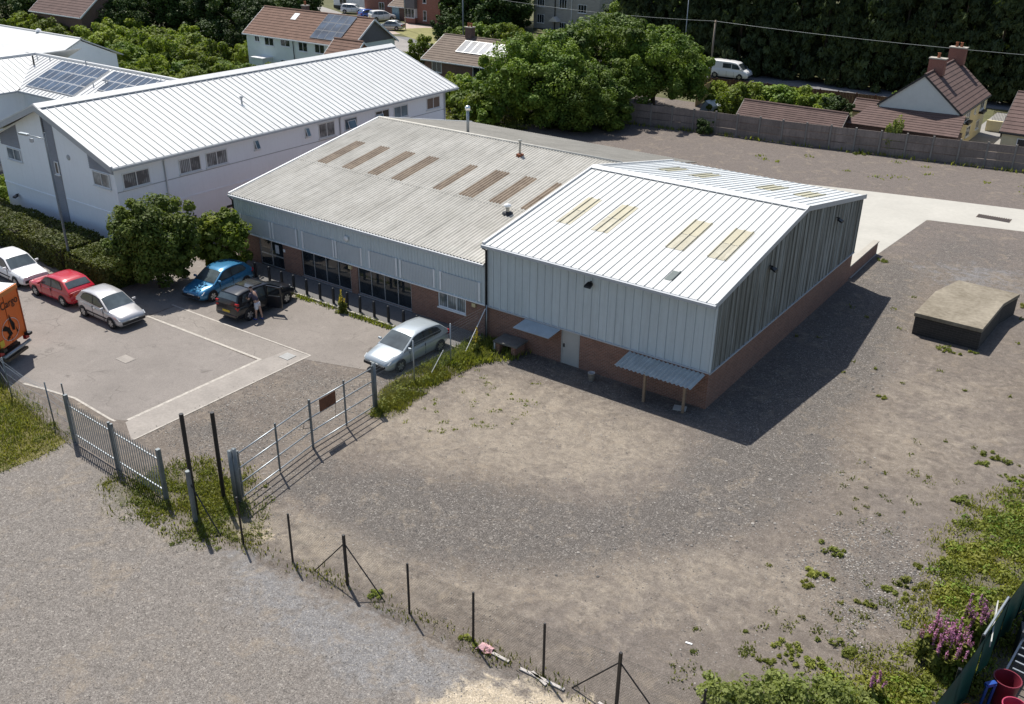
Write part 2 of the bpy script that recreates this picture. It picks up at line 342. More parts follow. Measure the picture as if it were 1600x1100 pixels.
def tarmac(name, c, stain=.4, lines=False):
    t = NT(name); n1 = t.noise(.35, 6, .65); n2 = t.noise(3, 6, .7); n3 = t.noise(60, 3, .7)
    cc = t.mix(t.ramp(n1, .3, .7), Vector(c)*.86, Vector(c)*1.1); cc = t.mix(t.math('MULTIPLY', t.ramp(n2, .55, .8), stain), cc, Vector(c)*.6)
    cc = t.mix(t.math('MULTIPLY', t.ramp(t.noise(1.1, 5, .7), .56, .7), stain*.6), cc, Vector(c)*1.35)
    v = t.n('ShaderNodeTexVoronoi'); v.inputs['Scale'].default_value = 45; t.l(t.P(), v.inputs['Vector'])
    g = t.n('ShaderNodeSeparateColor'); t.l(v.outputs['Color'], g.inputs[0])
    cc = t.mix(.35, cc, t.ramp(g.outputs[0], 0, 1, (.6, .6, .6, 1), (1.4, 1.4, 1.4, 1)), 'MULTIPLY')
    vc = t.n('ShaderNodeTexVoronoi', feature='DISTANCE_TO_EDGE'); vc.inputs['Scale'].default_value = .33; wv = t.n('ShaderNodeVectorMath', operation='ADD'); nz = t.n('ShaderNodeTexNoise'); nz.inputs['Scale'].default_value = 1.3; t.l(t.P(), nz.inputs['Vector']); t.l(t.P(), wv.inputs[0]); t.l(nz.outputs['Color'], wv.inputs[1]); t.l(wv.outputs[0], vc.inputs['Vector'])
    ck = t.math('MULTIPLY', t.math('SUBTRACT', 1.0, t.ramp(vc.outputs['Distance'], .0, .012)), t.ramp(t.noise(.3, 3), .45, .6)); cc = t.mix(t.math('MULTIPLY', ck, .5), cc, Vector(c)*.3)
    cc = t.mix(t.math('MULTIPLY', t.ramp(t.noise(.8, 4, .6, dist=.5), .66, .74), stain), cc, Vector(c)*.42)
    t.l(cc, t.b.inputs['Base Color']); t.b.inputs['Roughness'].default_value = .93; t.b.inputs['Specular IOR Level'].default_value = .2; t.bump(n3, .35, .02); return t.m
M_tarmac = tarmac('worn_tarmac', (.214, .193, .176), .55); M_bay = tarmac('old_bay_tarmac', (.215, .192, .172), .75)
M_path = tarmac('path_paving', (.15, .145, .14), .5); M_road = tarmac('road_tarmac', (.17, .17, .175), .3)
M_apron = mat('pale_concrete_apron', (.40, .385, .345), .93, var=.10, scale=.35, bump=.2, bscale=20)
M_strip = mat('pale_concrete_strip', (.275, .25, .225), .93, var=.2, scale=.9, bump=.3, bscale=35, spots=.4); M_arm = tarmac('pale_patched_tarmac', (.235, .212, .19), .8)
M_paint = mat('worn_line_paint', (.38, .35, .31), .85, var=.35, scale=4)
sheet('car_park', [(-110,18),(-39,17.5),(-38,17.75),(-36,18.15),(-33.2,18.0),(-32.6,18.3),(-32.6,25.2),(-41,25.2),(-41,26.0),(-110,26.0)], .004, M_tarmac)
sheet('parking_bays', [(-46,25.1),(-41,25.1),(-41,26.85),(-31.0,27.1),(-31.0,26.6),(-25.9,28.2),(-26.2,31.8),(-46,31.8)], .006, M_bay)
sheet('concrete_strip', [(-32.5,18.2),(-31.05,17.5),(-31.05,27.0),(-32.3,26.95),(-32.5,25.3)], .010, M_strip)
sheet('patched_tarmac_band', [(-32.5,25.35),(-32.3,26.95),(-40.9,26.85),(-40.9,25.3)], .009, M_arm)
sheet('edging_line', [(-32.66,18.35),(-32.5,18.35),(-32.5,25.28),(-32.66,25.28)], .014, M_paint)
sheet('edging_line', [(-41,25.12),(-32.5,25.28),(-32.5,25.42),(-41,25.26)], .016, M_paint)
sheet('edging_line', [(-41.2,26.8),(-31.0,27.02),(-31.0,27.1),(-41.2,26.9)], .014, M_paint)
sheet('edging_line', [(-31.08,17.6),(-31.0,17.6),(-31.0,27.02),(-31.08,27.02)], .0165, M_paint)
sheet('edging_line', [(-39,17.45),(-37.9,17.7),(-36,18.05),(-33.2,17.92),(-32.9,17.95),(-32.9,18.05),(-33.2,18.02),(-36,18.16),(-37.9,17.82),(-39,17.58)], .012, M_paint)
sheet('concrete_apron', [(-13.9,52.6),(-13.95,56.9),(-13.3,66.4),(-7.6,67.8),(6,69.8),(6,76),(-8.5,73),(-13.8,71.9),(-21,70.2),(-29,68),(-29,56.0),(-25.4,56.0),(-25.4,52.4)], .008, M_apron)
struct(MB().box(-44.2,-25.45,31.8,33.6,0,.1).build('footpath', M_path))
kb = thing('kerb', 'pale concrete kerb edging the path by the shopfront', 'kerb', (-44.2,31.7,0))
kbm = MB().box(0,.9,0,.1,0,.105).mesh('kerb_stone', M_conc)
for i in range(20): link('kerb_stone', kbm, kb, (.0+i*.925, 0, 0))
tag(MB().box(-37.95,-37.15,21.35,21.9,.004,.02).build('cover_slab', M_strip), 'pale square cover set flush in the open tarmac', 'cover')
tag(MB().box(-32.1,-31.5,26.05,26.6,.010,.032).build('cover_slab', mat('pale_cover', (.31,.31,.30), .8)), 'pale grey square cover near the corner of the concrete strip', 'cover')
# lane, pavements and turf beyond
sheet('road', [(-120,101),(-60,104.6),(-20,108.6),(30,112),(30,117),(-20,112.6),(-60,110.2),(-120,106)], .004-.05, M_road)
sheet('residential_road', [(-150,122),(-125,116),(-104,104),(-92,98.5),(-84,97),(-84,101),(-92,104),(-104,110),(-122,121),(-150,134)], .008-.05, tarmac('pale_road', (.27,.255,.24), .2))
sheet('driveway', [(-106,110),(-101,107.5),(-95,115),(-100,119),(-108,119)], .012-.05, mat('brick_paved_drive', (.36,.29,.25), .9, var=.15, scale=2))
sheet('lawn', [(-104,112),(-93,106),(-82,103),(-76,112),(-95,119.5),(-101,117)], .016-.05, mat('dry_lawn', (.20,.19,.075), .95, var=.25, scale=.8))
sheet('garden_lawn', [(-45,90),(-24,88),(-24,97),(-43,97)], .004-.05, mat('garden_turf', (.10,.10,.05), .95, var=.3, scale=1))
sheet('lane', [(-17,84.5),(-8,86),(-10,108),(-17,107)], .010-.05, mat('lane_surface', (.25,.24,.225), .95, var=.15, scale=.6))

# ------------------------------------------------------------------ building helpers
def pt(ax, a, p, z): return (a, p, z) if ax == 'x' else (p, a, z)
def slope_panels(parent, mt, ax, a0, a1, n, e, r, name='roof_panel', ribh=.04, th=.04):
    wd = (a1-a0)/n; pr = [(0, 0), (wd-.058, 0), (wd-.046, ribh), (wd-.018, ribh), (wd-.006, 0)]
    L = wloc(parent); m = MB(); P = []
    for (q, z) in (e, r):
        P.append([pt(ax, a, q, z+h) for a, h in pr])
    m.grid([P[0], P[1]]) if ax == 'y' else m.grid([P[1], P[0]])
    base = [pt(ax, 0, e[0], e[1]-th), pt(ax, wd-.006, e[0], e[1]-th), pt(ax, wd-.006, r[0], r[1]-th), pt(ax, 0, r[0], r[1]-th)]
    k = len(m.v); m.add(base, [(0, 1, 2, 3)])
    o = 5 if ax == 'x' else 0
    m.f += [(k, k+1, o+4, o+3, o+2, o+1, o)]
    off = pt(ax, -a0, 0, 0)
    me = m.mesh(name, mt); 
    for v in me.vertices: v.co -= L
    out = []
    for i in range(n):
        out.append(link(name, me, parent, pt(ax, a0+i*wd, 0, 0)))
    return out
def window(parent, ax, p, sgn, a0, a1, z0, z1, n=2, glass=None, frame=None, fw_=.06, sill=True, trans=None, name='window'):
    """sgn: outward direction along the wall normal"""
    glass = glass or M_glass; frame = frame or M_whitetrim; q0, q1 = p, p+sgn*.05
    m = MB()
    def bx(u0, u1, v0, v1, d0=0, d1=.05):
        A = sorted((p+sgn*d0, p+sgn*d1))
        if ax == 'x': m.box(u0, u1, A[0], A[1], v0, v1)
        else: m.box(A[0], A[1], u0, u1, v0, v1)
    bx(a0, a1, z0, z0+fw_); bx(a0, a1, z1-fw_, z1); bx(a0, a0+fw_, z0+fw_, z1-fw_); bx(a1-fw_, a1, z0+fw_, z1-fw_)
    w_ = (a1-a0)/n
    for i in range(1, n): bx(a0+i*w_-fw_*.4, a0+i*w_+fw_*.4, z0+fw_, z1-fw_)
    if trans: bx(a0+fw_, a1-fw_, trans-fw_*.4, trans+fw_*.4, 0, .045)
    f = m.build(name, frame, parent)
    for i in range(n):
        pm = MB(); A = sorted((p+sgn*.004, p+sgn*.022)); u0, u1 = a0+i*w_+fw_*.4, a0+(i+1)*w_-fw_*.4
        if ax == 'x': pm.box(u0, u1, A[0], A[1], z0+fw_*.6, z1-fw_*.6)
        else: pm.box(A[0], A[1], u0, u1, z0+fw_*.6, z1-fw_*.6)
        pm.build('pane', glass, f)
    if sill:
        sm = MB(); A = sorted((p, p+sgn*.12))
        if ax == 'x': sm.box(a0-.05, a1+.05, A[0], A[1], z0-.07, z0-.005)
        else: sm.box(A[0], A[1], a0-.05, a1+.05, z0-.07, z0-.005)
        sm.build('sill', frame, f)
    return f
def corrugated(x0, x1, pts, pitch, amp, lift=0, per=6):
    n = int(round((x1-x0)/pitch*per)); m = MB(); P = []
    for (y, z) in pts: P.append([(x0+(x1-x0)*i/n, y, z+lift+amp*math.sin(2*math.pi*(x0+(x1-x0)*i/n)/pitch)) for i in range(n+1)])
    m.grid(P); return m
def tiled_slope(e0, e1, r0, r1, rows, step=.035, th=.08):
    """roof slope e0-e1 eave, r0-r1 ridge with lapped tile courses"""
    e0, e1, r0, r1 = map(Vector, (e0, e1, r0, r1)); nrm = (e1-e0).cross(r0-e0).normalized(); 
    if nrm.z < 0: nrm = -nrm
    m = MB(); P = []
    for i in range(rows):
        a, b = i/rows, (i+1)/rows
        P.append([e0.lerp(r0, a)+nrm*step, e1.lerp(r1, a)+nrm*step]); P.append([e0.lerp(r0, b)+nrm*.004, e1.lerp(r1, b)+nrm*.004])
    P = [[e0-nrm*th, e1-nrm*th]] + P + [[r0-nrm*th, r1-nrm*th], [e0-nrm*th, e1-nrm*th]]
    m.grid(P)
    k = len(P)
    m.f.append(tuple(2*i for i in range(k-1))); m.f.append(tuple(2*i+1 for i in range(k-1))[::-1])
    return m
def text_mesh(s, size, mt):
    cu = bpy.data.curves.new('lettering', 'FONT'); cu.body = s; cu.size = size; cu.extrude = .002; cu.align_x = 'RIGHT'
    o = bpy.data.objects.new('tmp', cu); COL.objects.link(o); dg = bpy.context.evaluated_depsgraph_get()
    me = bpy.data.meshes.new_from_object(o.evaluated_get(dg)); bpy.data.objects.remove(o); me.materials.clear(); me.materials.append(mt); return me

# ------------------------------------------------------------------ low workshop with fibre-cement roof
LX0, LX1, FY = -43.9, -25.6, 33.6
lo = thing('workshop_building', 'long low brick workshop with corrugated grey roof and brown rooflights', 'building', (LX0, FY, 0))
openings = [(-42.05, -40.02, 0.1), (-38.55, -34.75, .19), (-34.25, -30.45, .19), (-28.68, -26.9, .9)]
x = LX0
for a, b, z in openings:
    MB().box(x, a, FY, FY+.25, 0, 1.82).build('brick_pier', M_brick, lo)
    if z > .1: MB().box(a, b, FY, FY+.25, 0, z).build('brick_sill_wall', M_brick, lo)
    x = b
MB().box(x, LX1, FY, FY+.25, 0, 1.82).build('brick_pier', M_brick, lo)
MB().box(LX0, LX0+.25, FY+.25, 55.6, 0, 3.9).build('side_wall', M_brick, lo)
MB().box(LX0, LX1, 55.35, 55.6, 0, 3.95).build('rear_wall', M_brick, lo)
# ribbed cladding band
n = int((LX1-LX0)/.2); P0 = []; P1 = []
for i in range(n):
    for dx, dy in ((0, 0), (.09, 0), (.115, -.03), (.175, -.03)):
        xx = LX0+i*.2+dx; P0.append((xx, FY-.03+dy, 1.8)); P1.append((xx, FY-.03+dy, 3.88))
P0.append((LX1, FY-.03, 1.8)); P1.append((LX1, FY-.03, 3.88))
MB().grid([P0, P1]).build('wall_cladding', M_clad, lo)
MB().box(LX0, LX1, FY-.02, FY+.25, 1.82, 3.88).build('cladding_backing', M_trim, lo)
MB().box(LX0, LX1, FY-.1, FY-.02, 1.74, 1.80).build('cladding_drip_trim', M_whitetrim, lo)
M_panel = mat('ribbed_fascia_panel', (.49, .52, .535), .55, var=.06, streak=.08)
for a, b in ((-43.2,-40.95),(-40.53,-38.8),(-38.1,-35.95),(-35.55,-33.9),(-33.1,-31.42),(-30.95,-28.93),(-28.3,-26.07)):
    m = MB(); k = int((b-a)/.1); wd = (b-a)/k
    P0 = []; P1 = []
    for i in range(k):
        for dx, dy in ((0, 0), (.55, 0), (.65, -.012), (.95, -.012)): P0.append((a+(i+dx)*wd, FY-.085+dy, 1.93)); P1.append((a+(i+dx)*wd, FY-.085+dy, 2.86))
    m.grid([P0, P1]); m.box(a, b, FY-.08, FY-.06, 1.93, 2.86); m.build('fascia_panel', M_panel, lo)
for xx in (-43.29,-40.86,-40.62,-38.71,-38.2,-35.85,-35.65,-33.8,-33.2,-31.33,-31.05,-28.83,-28.4,-25.98):
    MB().box(xx-.055, xx+.055, FY-.12, FY-.06, 1.9, 2.88).build('cover_strip', M_whitetrim, lo)
# glazing
M_alum = mat('aluminium_frame', (.45, .46, .47), .4, metal=.5, var=.08)
for (a, b, z) in openings[1:3]: window(lo, 'x', FY+.1, -1, a+.02, b-.02, z, 1.8, 4, M_glass, M_alum, .05)
window(lo, 'x', FY+.08, -1, -28.66, -26.92, .92, 1.8, 3, M_blind, M_whitetrim, .05)
d = MB(); a, b = -42.05, -40.02
for u0, u1, v0, v1 in ((a, b, 1.74, 1.8), (a, a+.08, .1, 1.74), (b-.08, b, .1, 1.74), (-41.09, -41.0, .1, 1.74), (a+.08, -41.09, .78, .86), (-41.0, b-.08, .78, .86), (a+.08, b-.08, .1, .17)): d.box(u0, u1, FY+.06, FY+.11, v0, v1)
dd = d.build('entrance_door', M_alum, lo)
for u0, u1 in ((a+.08, -41.09), (-41.0, b-.08)):
    MB().box(u0, u1, FY+.075, FY+.09, .17, .78).build('pane', M_glass, dd); MB().box(u0, u1, FY+.075, FY+.09, .86, 1.74).build('pane', M_glass, dd)
MB().box(-40.75, -40.45, FY+.062, FY+.07, 1.0, 1.5).build('notice', mat('notice_paper', (.55,.56,.58), .8), dd)
MB().tube([(-41.13, FY+.03, .9), (-41.13, FY+.03, 1.25)], .015, 6).build('handle', M_galv, dd)
MB().box(-40.0, -39.85, FY-.015, FY, 1.25, 1.42).build('wall_sign', M_whitetrim, lo)
for xx in (-43.1, -34.7, -26.35): MB().box(xx-.11, xx+.11, FY-.1, FY, 1.5, 1.68).build('wall_light', mat('cream_lamp', (.55,.45,.25), .5), lo)
s_ = MB(); s_.lathe([(.001,0),(.13,0),(.16,.05),(.13,.1),(.001,.11)], (0,0,0), 14)
sm = s_.mesh('alarm_box', M_whitetrim, True); link('alarm_box', sm, lo, Vector((-34.8, FY-.06, 3.19))-wloc(lo), (R(90), 0, 0))
# roof
EV, RG, RE = (33.38, 3.95), (46.0, 6.13), (55.9, 4.1)
def lerp2(p, q, t): return (p[0]+(q[0]-p[0])*t, p[1]+(q[1]-p[1])*t)
PITCHC = .205
mid = lerp2(EV, RG, (38.85-EV[0])/(RG[0]-EV[0]))
corrugated(LX0-.05, LX1, [EV, lerp2(EV, mid, .5), mid], PITCHC, .036).build('lower_roof_sheeting', M_asb, lo, smooth=True)
corrugated(LX0-.05, LX1, [lerp2(EV, RG, .418), lerp2(EV, RG, .7), RG], PITCHC, .036, .014).build('upper_roof_sheeting', M_asb, lo, smooth=True)
corrugated(LX0-.05, LX1, [RG, lerp2(RG, RE, .5), RE], PITCHC, .036).build('rear_roof_sheeting', M_asbrear, lo, smooth=True)
T0, T1 = (38.88-EV[0])/(RG[0]-EV[0]), (42.3-EV[0])/(RG[0]-EV[0])
for a, b in ((-42.4,-41.6),(-40.45,-39.6),(-38.43,-37.56),(-36.4,-35.7),(-33.43,-32.7),(-31.5,-30.64),(-29.5,-28.68),(-27.54,-27.0)):
    a = round(a/PITCHC)*PITCHC; b = round(b/PITCHC)*PITCHC
    corrugated(a, b, [lerp2(EV, RG, T0), lerp2(EV, RG, T1)], PITCHC, .036, .026).build('rooflight', M_rooflight_br, lo, smooth=True)
MB().tube([(LX0-.05, RG[0], RG[1]+.02), (LX1, RG[0], RG[1]+.02)], .09, 10).build('ridge_cap', mat('pale_ridge', (.5,.48,.43), .9), lo, smooth=True)
for (y0, z0), (y1, z1) in ((EV, RG), (RG, RE)):
    MB().prism([(LX0-.12, y0, z0-.16), (LX0-.12, y1, z1-.16), (LX0-.12, y1, z1+.07), (LX0-.12, y0, z0+.07)], (.1, 0, 0)).build('verge_trim', M_whitetrim, lo)
MB().prism([(LX0+.02, FY+.1, 3.85), (LX0+.02, RG[0], RG[1]-.1), (LX0+.02, 55.5, 4.05), (LX0+.02, 55.5, 3.9)], (.2, 0, 0)).build('gable_wall', M_clad, lo)
MB().box(LX0-.05, LX1, FY-.34, FY-.2, 3.8, 3.92).build('gutter', M_trim, lo)
MB().tube([(LX0-.02, FY-.27, 3.82), (LX0-.02, FY-.06, 3.55), (LX0-.02, FY-.06, .1)], .045, 8).build('downpipe', M_dark, lo, smooth=True)
fl = thing('flue_pipe', 'tall shiny metal flue with a cap on the rear roof slope', 'flue', (-37.3, 47.0, 5.9))
MB().tube([(-37.3,47,5.85),(-37.3,47,7.35)], .09, 12).build('pipe', M_galv, fl, smooth=True); MB().lathe([(.09,0),(.17,.04),(.17,.22),(.1,.3),(.001,.33)], (-37.3,47,7.3)).build('cowl', mat('bright_steel', (.8,.8,.8), .25, metal=.9), fl, smooth=True)
f2 = thing('roof_vent_pipe', 'rusty based vent pipe just below the workshop ridge', 'vent', (-31.5, 44.5, 5.85))
MB().tube([(-31.5,44.5,5.8),(-31.5,44.5,6.75)], .07, 10).build('pipe', mat('cream_pipe', (.45,.41,.34), .7), f2, smooth=True); MB().box(-31.62,-31.3,44.3,44.62,5.84,6.02).build('flashing', mat('rust', (.2,.07,.035), .9, var=.4, scale=9), f2); MB().lathe([(.07,0),(.12,.03),(.12,.1),(.001,.14)], (-31.5,44.5,6.72), 10).build('cap', M_asb, f2, smooth=True)
f3 = thing('roof_vent_pipe', 'short pale vent with dark base low on the corrugated roof', 'vent', (-27.72, 38.15, 4.75))
MB().tube([(-27.72,38.15,4.72),(-27.72,38.15,5.15)], .1, 10).build('pipe', mat('cream_pipe', (.45,.41,.34), .7), f3, smooth=True); MB().lathe([(.1,0),(.19,.03),(.19,.12),(.001,.2)], (-27.72,38.15,5.13), 10).build('cap', M_whitetrim, f3, smooth=True); MB().lathe([(.3,-.1),(.28,.06),(.1,.12)], (-27.72,38.15,4.78), 12).build('flashing', M_dark, f3, smooth=True)

# ------------------------------------------------------------------ tall metal-clad shed
TX0, TX1, TRY = -25.58, -13.92, 52.1
sh = thing('metal_clad_shed', 'tall metal clad shed with white ribbed roof and algae streaked gable', 'building', (TX1, FY, 0))
MB().box(TX0, -21.25, FY, FY+.25, 0, 1.82).build('front_brick_wall', M_brick, sh); MB().box(-20.3, TX1, FY, FY+.25, 0, 1.82).build('front_brick_wall', M_brick, sh)
MB().box(TX1-.25, TX1, FY+.25, TRY, 0, 1.82).build('side_brick_wall', M_brick, sh)
MB().box(TX0, TX1-.25, TRY-.25, TRY, 0, 4.8).build('rear_wall', M_clad, sh)
TE, TR_, TB = (33.3, 4.97), (42.95, 6.6), (52.35, 4.95)
MB().prism([(TX0, FY, 1.82), (TX0, FY, 4.86), (TX0, 42.95, 6.5), (TX0, TRY, 4.86), (TX0, TRY, 1.82)], (.15, 0, 0)).build('party_wall', M_clad, sh)
MB().box(TX0+.15, TX1-.04, FY-.0, FY+.2, 1.83, 4.86).build('cladding_backing', M_trim, sh)
NF = 28; wd = (TX1-TX0)/NF
def cladpanel(wd, z0, z1, z2=None):
    z2 = z1 if z2 is None else z2
    pr = [(0, 0), (wd-.085, 0), (wd-.07, .035), (wd-.02, .035), (wd-.004, 0)]
    lo_ = [(a, -h, z0) for a, h in pr]; hi = [(a, -h, z1+(z2-z1)*a/wd) for a, h in pr]
    return MB().grid([lo_, hi])
me = cladpanel(wd, 1.78, 4.9).mesh('wall_panel', M_clad)
for i in range(NF): link('wall_panel', me, sh, Vector((TX0+i*wd, FY-.03, 0))-wloc(sh))
NG = 37; wg = (TRY+.06-FY)/NG
def gz(y): return 4.86+(y-FY)*(6.5-4.86)/(42.95-FY) if y < 42.95 else 6.5-(y-42.95)*(6.5-4.84)/(TRY-42.95)
for i in range(NG):
    y0 = FY-.03+i*wg; me = cladpanel(wg, 1.76, gz(y0)+.02, gz(y0+wg)+.02).mesh('wall_panel', M_algae)
    link('wall_panel', me, sh, Vector((TX1+.03, y0, 0))-wloc(sh), (0, 0, R(90)))
MB().prism([(TX1-.2, FY+.2, 1.83), (TX1-.2, FY+.2, 4.83), (TX1-.2, 42.95, 6.47), (TX1-.2, TRY, 4.83), (TX1-.2, TRY, 1.83)], (.21, 0, 0)).build('gable_backing', M_trim, sh)
MB().box(TX0, TX1+.05, FY-.09, FY-.03, 1.72, 1.78).build('drip_trim', M_trim, sh); MB().box(TX1+.02, TX1+.09, FY-.09, TRY, 1.70, 1.76).build('drip_trim', M_trim, sh)
MB().box(TX1+.005, TX1+.08, FY-.085, FY-.005, 1.79, 4.9).build('corner_trim', M_clad, sh)
slope_panels(sh, M_shedroof, 'x', TX0, TX1+.1, 29, TE, TR_); slope_panels(sh, mat('rear_shed_roof', (.58,.60,.60), .5, var=.08, ovar=.1), 'x', TX0, TX1+.1, 29, TB, TR_)
MB().prism([(TX0, 42.6, 6.58), (TX0, 42.95, 6.665), (TX0, 43.3, 6.58), (TX0, 43.3, 6.62), (TX0, 42.95, 6.715), (TX0, 42.6, 6.62)], (TX1-TX0+.14, 0, 0)).build('ridge_cap', M_whiteroof, sh)
for (y0, z0), (y1, z1) in ((TE, TR_), (TR_, TB)):
    MB().prism([(TX1+.11, y0, z0-.16), (TX1+.11, y1, z1-.16), (TX1+.11, y1, z1+.08), (TX1+.11, y0, z0+.08)], (.03, 0, 0)).build('verge_trim', M_trim, sh)
    MB().prism([(TX0-.06, y0, z0-.16), (TX0-.06, y1, z1-.16), (TX0-.06, y1, z1+.09), (TX0-.06, y0, z0+.09)], (.12, 0, 0)).build('verge_trim', M_whiteroof, sh)
MB().box(TX0-.05, TX1+.12, TE[0]-.14, TE[0]-.005, TE[1]-.15, TE[1]-.02).build('gutter', M_trim, sh)
MB().tube([(TX0+.02, TE[0]-.07, 4.8), (TX0+.02, FY-.1, 4.6), (TX0+.02, FY-.1, .05)], .055, 8).build('downpipe', M_black, sh, smooth=True)
def rl(xa, xb, ya, yb, front=True, mt=M_rooflight_cr, lap=True):
    E_, R_ = (TE, TR_) if front else (TB, TR_)
    def z(y): return E_[1]+(y-E_[0])*(R_[1]-E_[1])/(R_[0]-E_[0])
    m = MB(); wq = (TX1+.1-TX0)/29
    m.add([(xa,ya,z(ya)+.012),(xb,ya,z(ya)+.012),(xb,yb,z(yb)+.012),(xa,yb,z(yb)+.012)], [(0,1,2,3) if front else (3,2,1,0)])
    k = TX0
    for i in range(29):
        rx = TX0+(i+1)*wq-.04
        if xa-.05 < rx < xb+.05: m.add([(rx-.036,ya,z(ya)+.013),(rx-.022,ya,z(ya)+.066),(rx+.022,ya,z(ya)+.066),(rx+.036,ya,z(ya)+.013),(rx-.036,yb,z(yb)+.013),(rx-.022,yb,z(yb)+.066),(rx+.022,yb,z(yb)+.066),(rx+.036,yb,z(yb)+.013)], [(0,1,5,4),(1,2,6,5),(2,3,7,6)])
    o = m.build('rooflight', mt, sh)
    return o
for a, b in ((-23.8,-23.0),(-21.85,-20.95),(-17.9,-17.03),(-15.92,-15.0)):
    rl(a, b, 36.67, 38.1); rl(a, b, 38.13, 39.6, mt=mat('cream_rooflight_upper', (.41,.38,.275), .5, var=.12))  # upper half of each front rooflight in a second cream tone, without streaks
    rl(a, b, 46.6, 49.2, False, mat('rear_rooflight', (.43,.41,.30), .55, var=.12))
rl(-16.63, -16.24, 34.16, 34.98, True, mat('grey_patch', (.10,.125,.12), .5))
# side door, canopies, floodlights
dr = MB().box(-21.22, -20.33, FY+.02, FY+.07, 0, 1.82).build('side_door', mat('grey_door_paint', (.42,.41,.38), .6, var=.08), sh)
m = MB()
for u0, u1 in ((-21.27,-21.22),(-20.33,-20.28)): m.box(u0, u1, FY-.01, FY+.1, 0, 1.82)
m.build('door_frame', mat('grey_door_frame', (.36,.36,.34), .6), sh)
MB().box(-21.16, -21.1, FY-.02, FY+.02, .85, 1.02).build('handle', M_black, dr)
M_canopy = mat('flat_canopy_sheet', (.34,.40,.44), .5, var=.12, scale=2)
m = MB().add([(-23.26,FY-.1,1.72),(-21.29,FY-.1,1.72),(-21.5,32.85,1.45),(-23.5,32.85,1.45),(-23.26,FY-.1,1.69),(-21.29,FY-.1,1.69),(-21.5,32.85,1.42),(-23.5,32.85,1.42)], [(3,2,1,0),(4,5,6,7),(2,3,7,6),(0,3,7,4),(1,2,6,5)])
cn = tag(m.build('wall_canopy', M_canopy), 'small flat metal canopy over the brick wall left of the grey door', 'canopy')
cn = thing('porch_canopy', 'corrugated metal canopy on two timber posts at the shed corner', 'canopy', (-15.9, 33.0, 0))
m = MB(); P = [[], []]
for i in range(145):
    xx = -17.68+i*.0255; h = .028*math.sin(2*math.pi*i/8)
    P[0].append((xx, FY-.1, 1.68+h)); P[1].append((xx-.14, 32.45, 1.38+h))
m.grid([P[1], P[0]]); m.build('corrugated_sheet', mat('weathered_corrugated_steel', (.40,.44,.44), .5, metal=.2, var=.2, scale=2.5), cn, smooth=True)
for xx, yy in ((-16.35, 32.6), (-14.55, 32.75)): MB().box(xx-.05, xx+.05, yy-.05, yy+.05, 0, 1.42).build('post', M_wood, cn)
MB().box(-17.6, -14.2, 32.62, 32.7, 1.33, 1.4).build('beam', M_wood, cn)
def flood(loc, rz, label):
    t = thing('floodlight', label, 'floodlight', loc, rz); t.scale = (.72,.72,.72)
    MB().box(-.04,.04,-.25,0,.1,.16).build('bracket', M_black, None).parent = t
    m = MB(); m.add([(-.24,-.5,-.16),(.24,-.5,-.16),(.2,-.12,-.02),(-.2,-.12,-.02),(-.24,-.46,-.04),(.24,-.46,-.04),(.16,-.12,.12),(-.16,-.12,.12)], [(3,2,1,0),(4,5,6,7),(0,1,5,4),(1,2,6,5),(2,3,7,6),(3,0,4,7)])
    h = m.build('lamp_head', M_black); h.parent = t
    g_ = MB().add([(-.2,-.47,-.155),(.2,-.47,-.155),(.17,-.16,-.045),(-.17,-.16,-.045)], [(3,2,1,0)]).build('lens', M_glass); g_.parent = t; g_.location.z = -.006
    return t
flood((-19.8, FY-.06, 4.35), 0, 'black floodlight high on the pale front cladding of the shed')
flood((TX1+.06, 38.9, 4.85), R(90), 'black floodlight on the streaked gable nearer the front eave')
flood((TX1+.06, 47.7, 4.8), R(90), 'black floodlight on the streaked gable nearer the rear eave')
wl = thing('low_brick_wall', 'short low brick wall running back from the shed rear corner', 'wall', (-14.1, 52.3, 0))
MB().box(-14.28,-14.0,52.25,57.6,0,.75).build('wall', M_brick, wl); MB().box(-14.32,-13.96,52.25,57.64,.75,.82).build('coping', M_conc, wl)
st = thing('slab_stand', 'low brick stand topped with a cracked slab beside the downpipe', 'stand', (-23.7, 33.0, 0))
for xx in (-24.2, -23.3): MB().box(xx-.11, xx+.11, 32.6, 33.4, 0, .55).build('brick_pier', M_brick, st)
MB().obox((-23.75,33.02,.6),1.35,1.0,.09,.05).build('slab', mat('dark_slab', (.13,.125,.115), .95, var=.3, scale=3), st, bevel=.01)
MB().obox((-24.42,32.75,.35),.06,.25,.5,.1).build('white_board', M_whitetrim, st)
bk = thing('paint_bucket', 'white paint bucket with rusty stains standing by the brick wall', 'bucket', (-19.2, 32.95, 0))
MB().lathe([(.001,.01),(.13,.0),(.16,.36),(.165,.36),(.165,.38),(.15,.38),(.12,.04),(.001,.04)], (-19.2,32.95,0), 18).build('pail', mat('bucket_plastic', (.5,.47,.44), .6, var=.35, scale=9, col2=(.6,.58,.55)), bk, smooth=True)
MB().tube([(-19.2+.16*math.cos(a), 32.95+.02, .36-.14*math.sin(a)) for a in np.linspace(0, math.pi, 9)], .006, 5).build('handle', M_galv, bk)
tag(MB().obox((-14.8,33.0,.03),.55,.4,.05,.3).build('paving_slab', mat('pale_slab', (.42,.41,.38), .9)), 'loose pale slab lying under the corrugated porch canopy', 'slab')
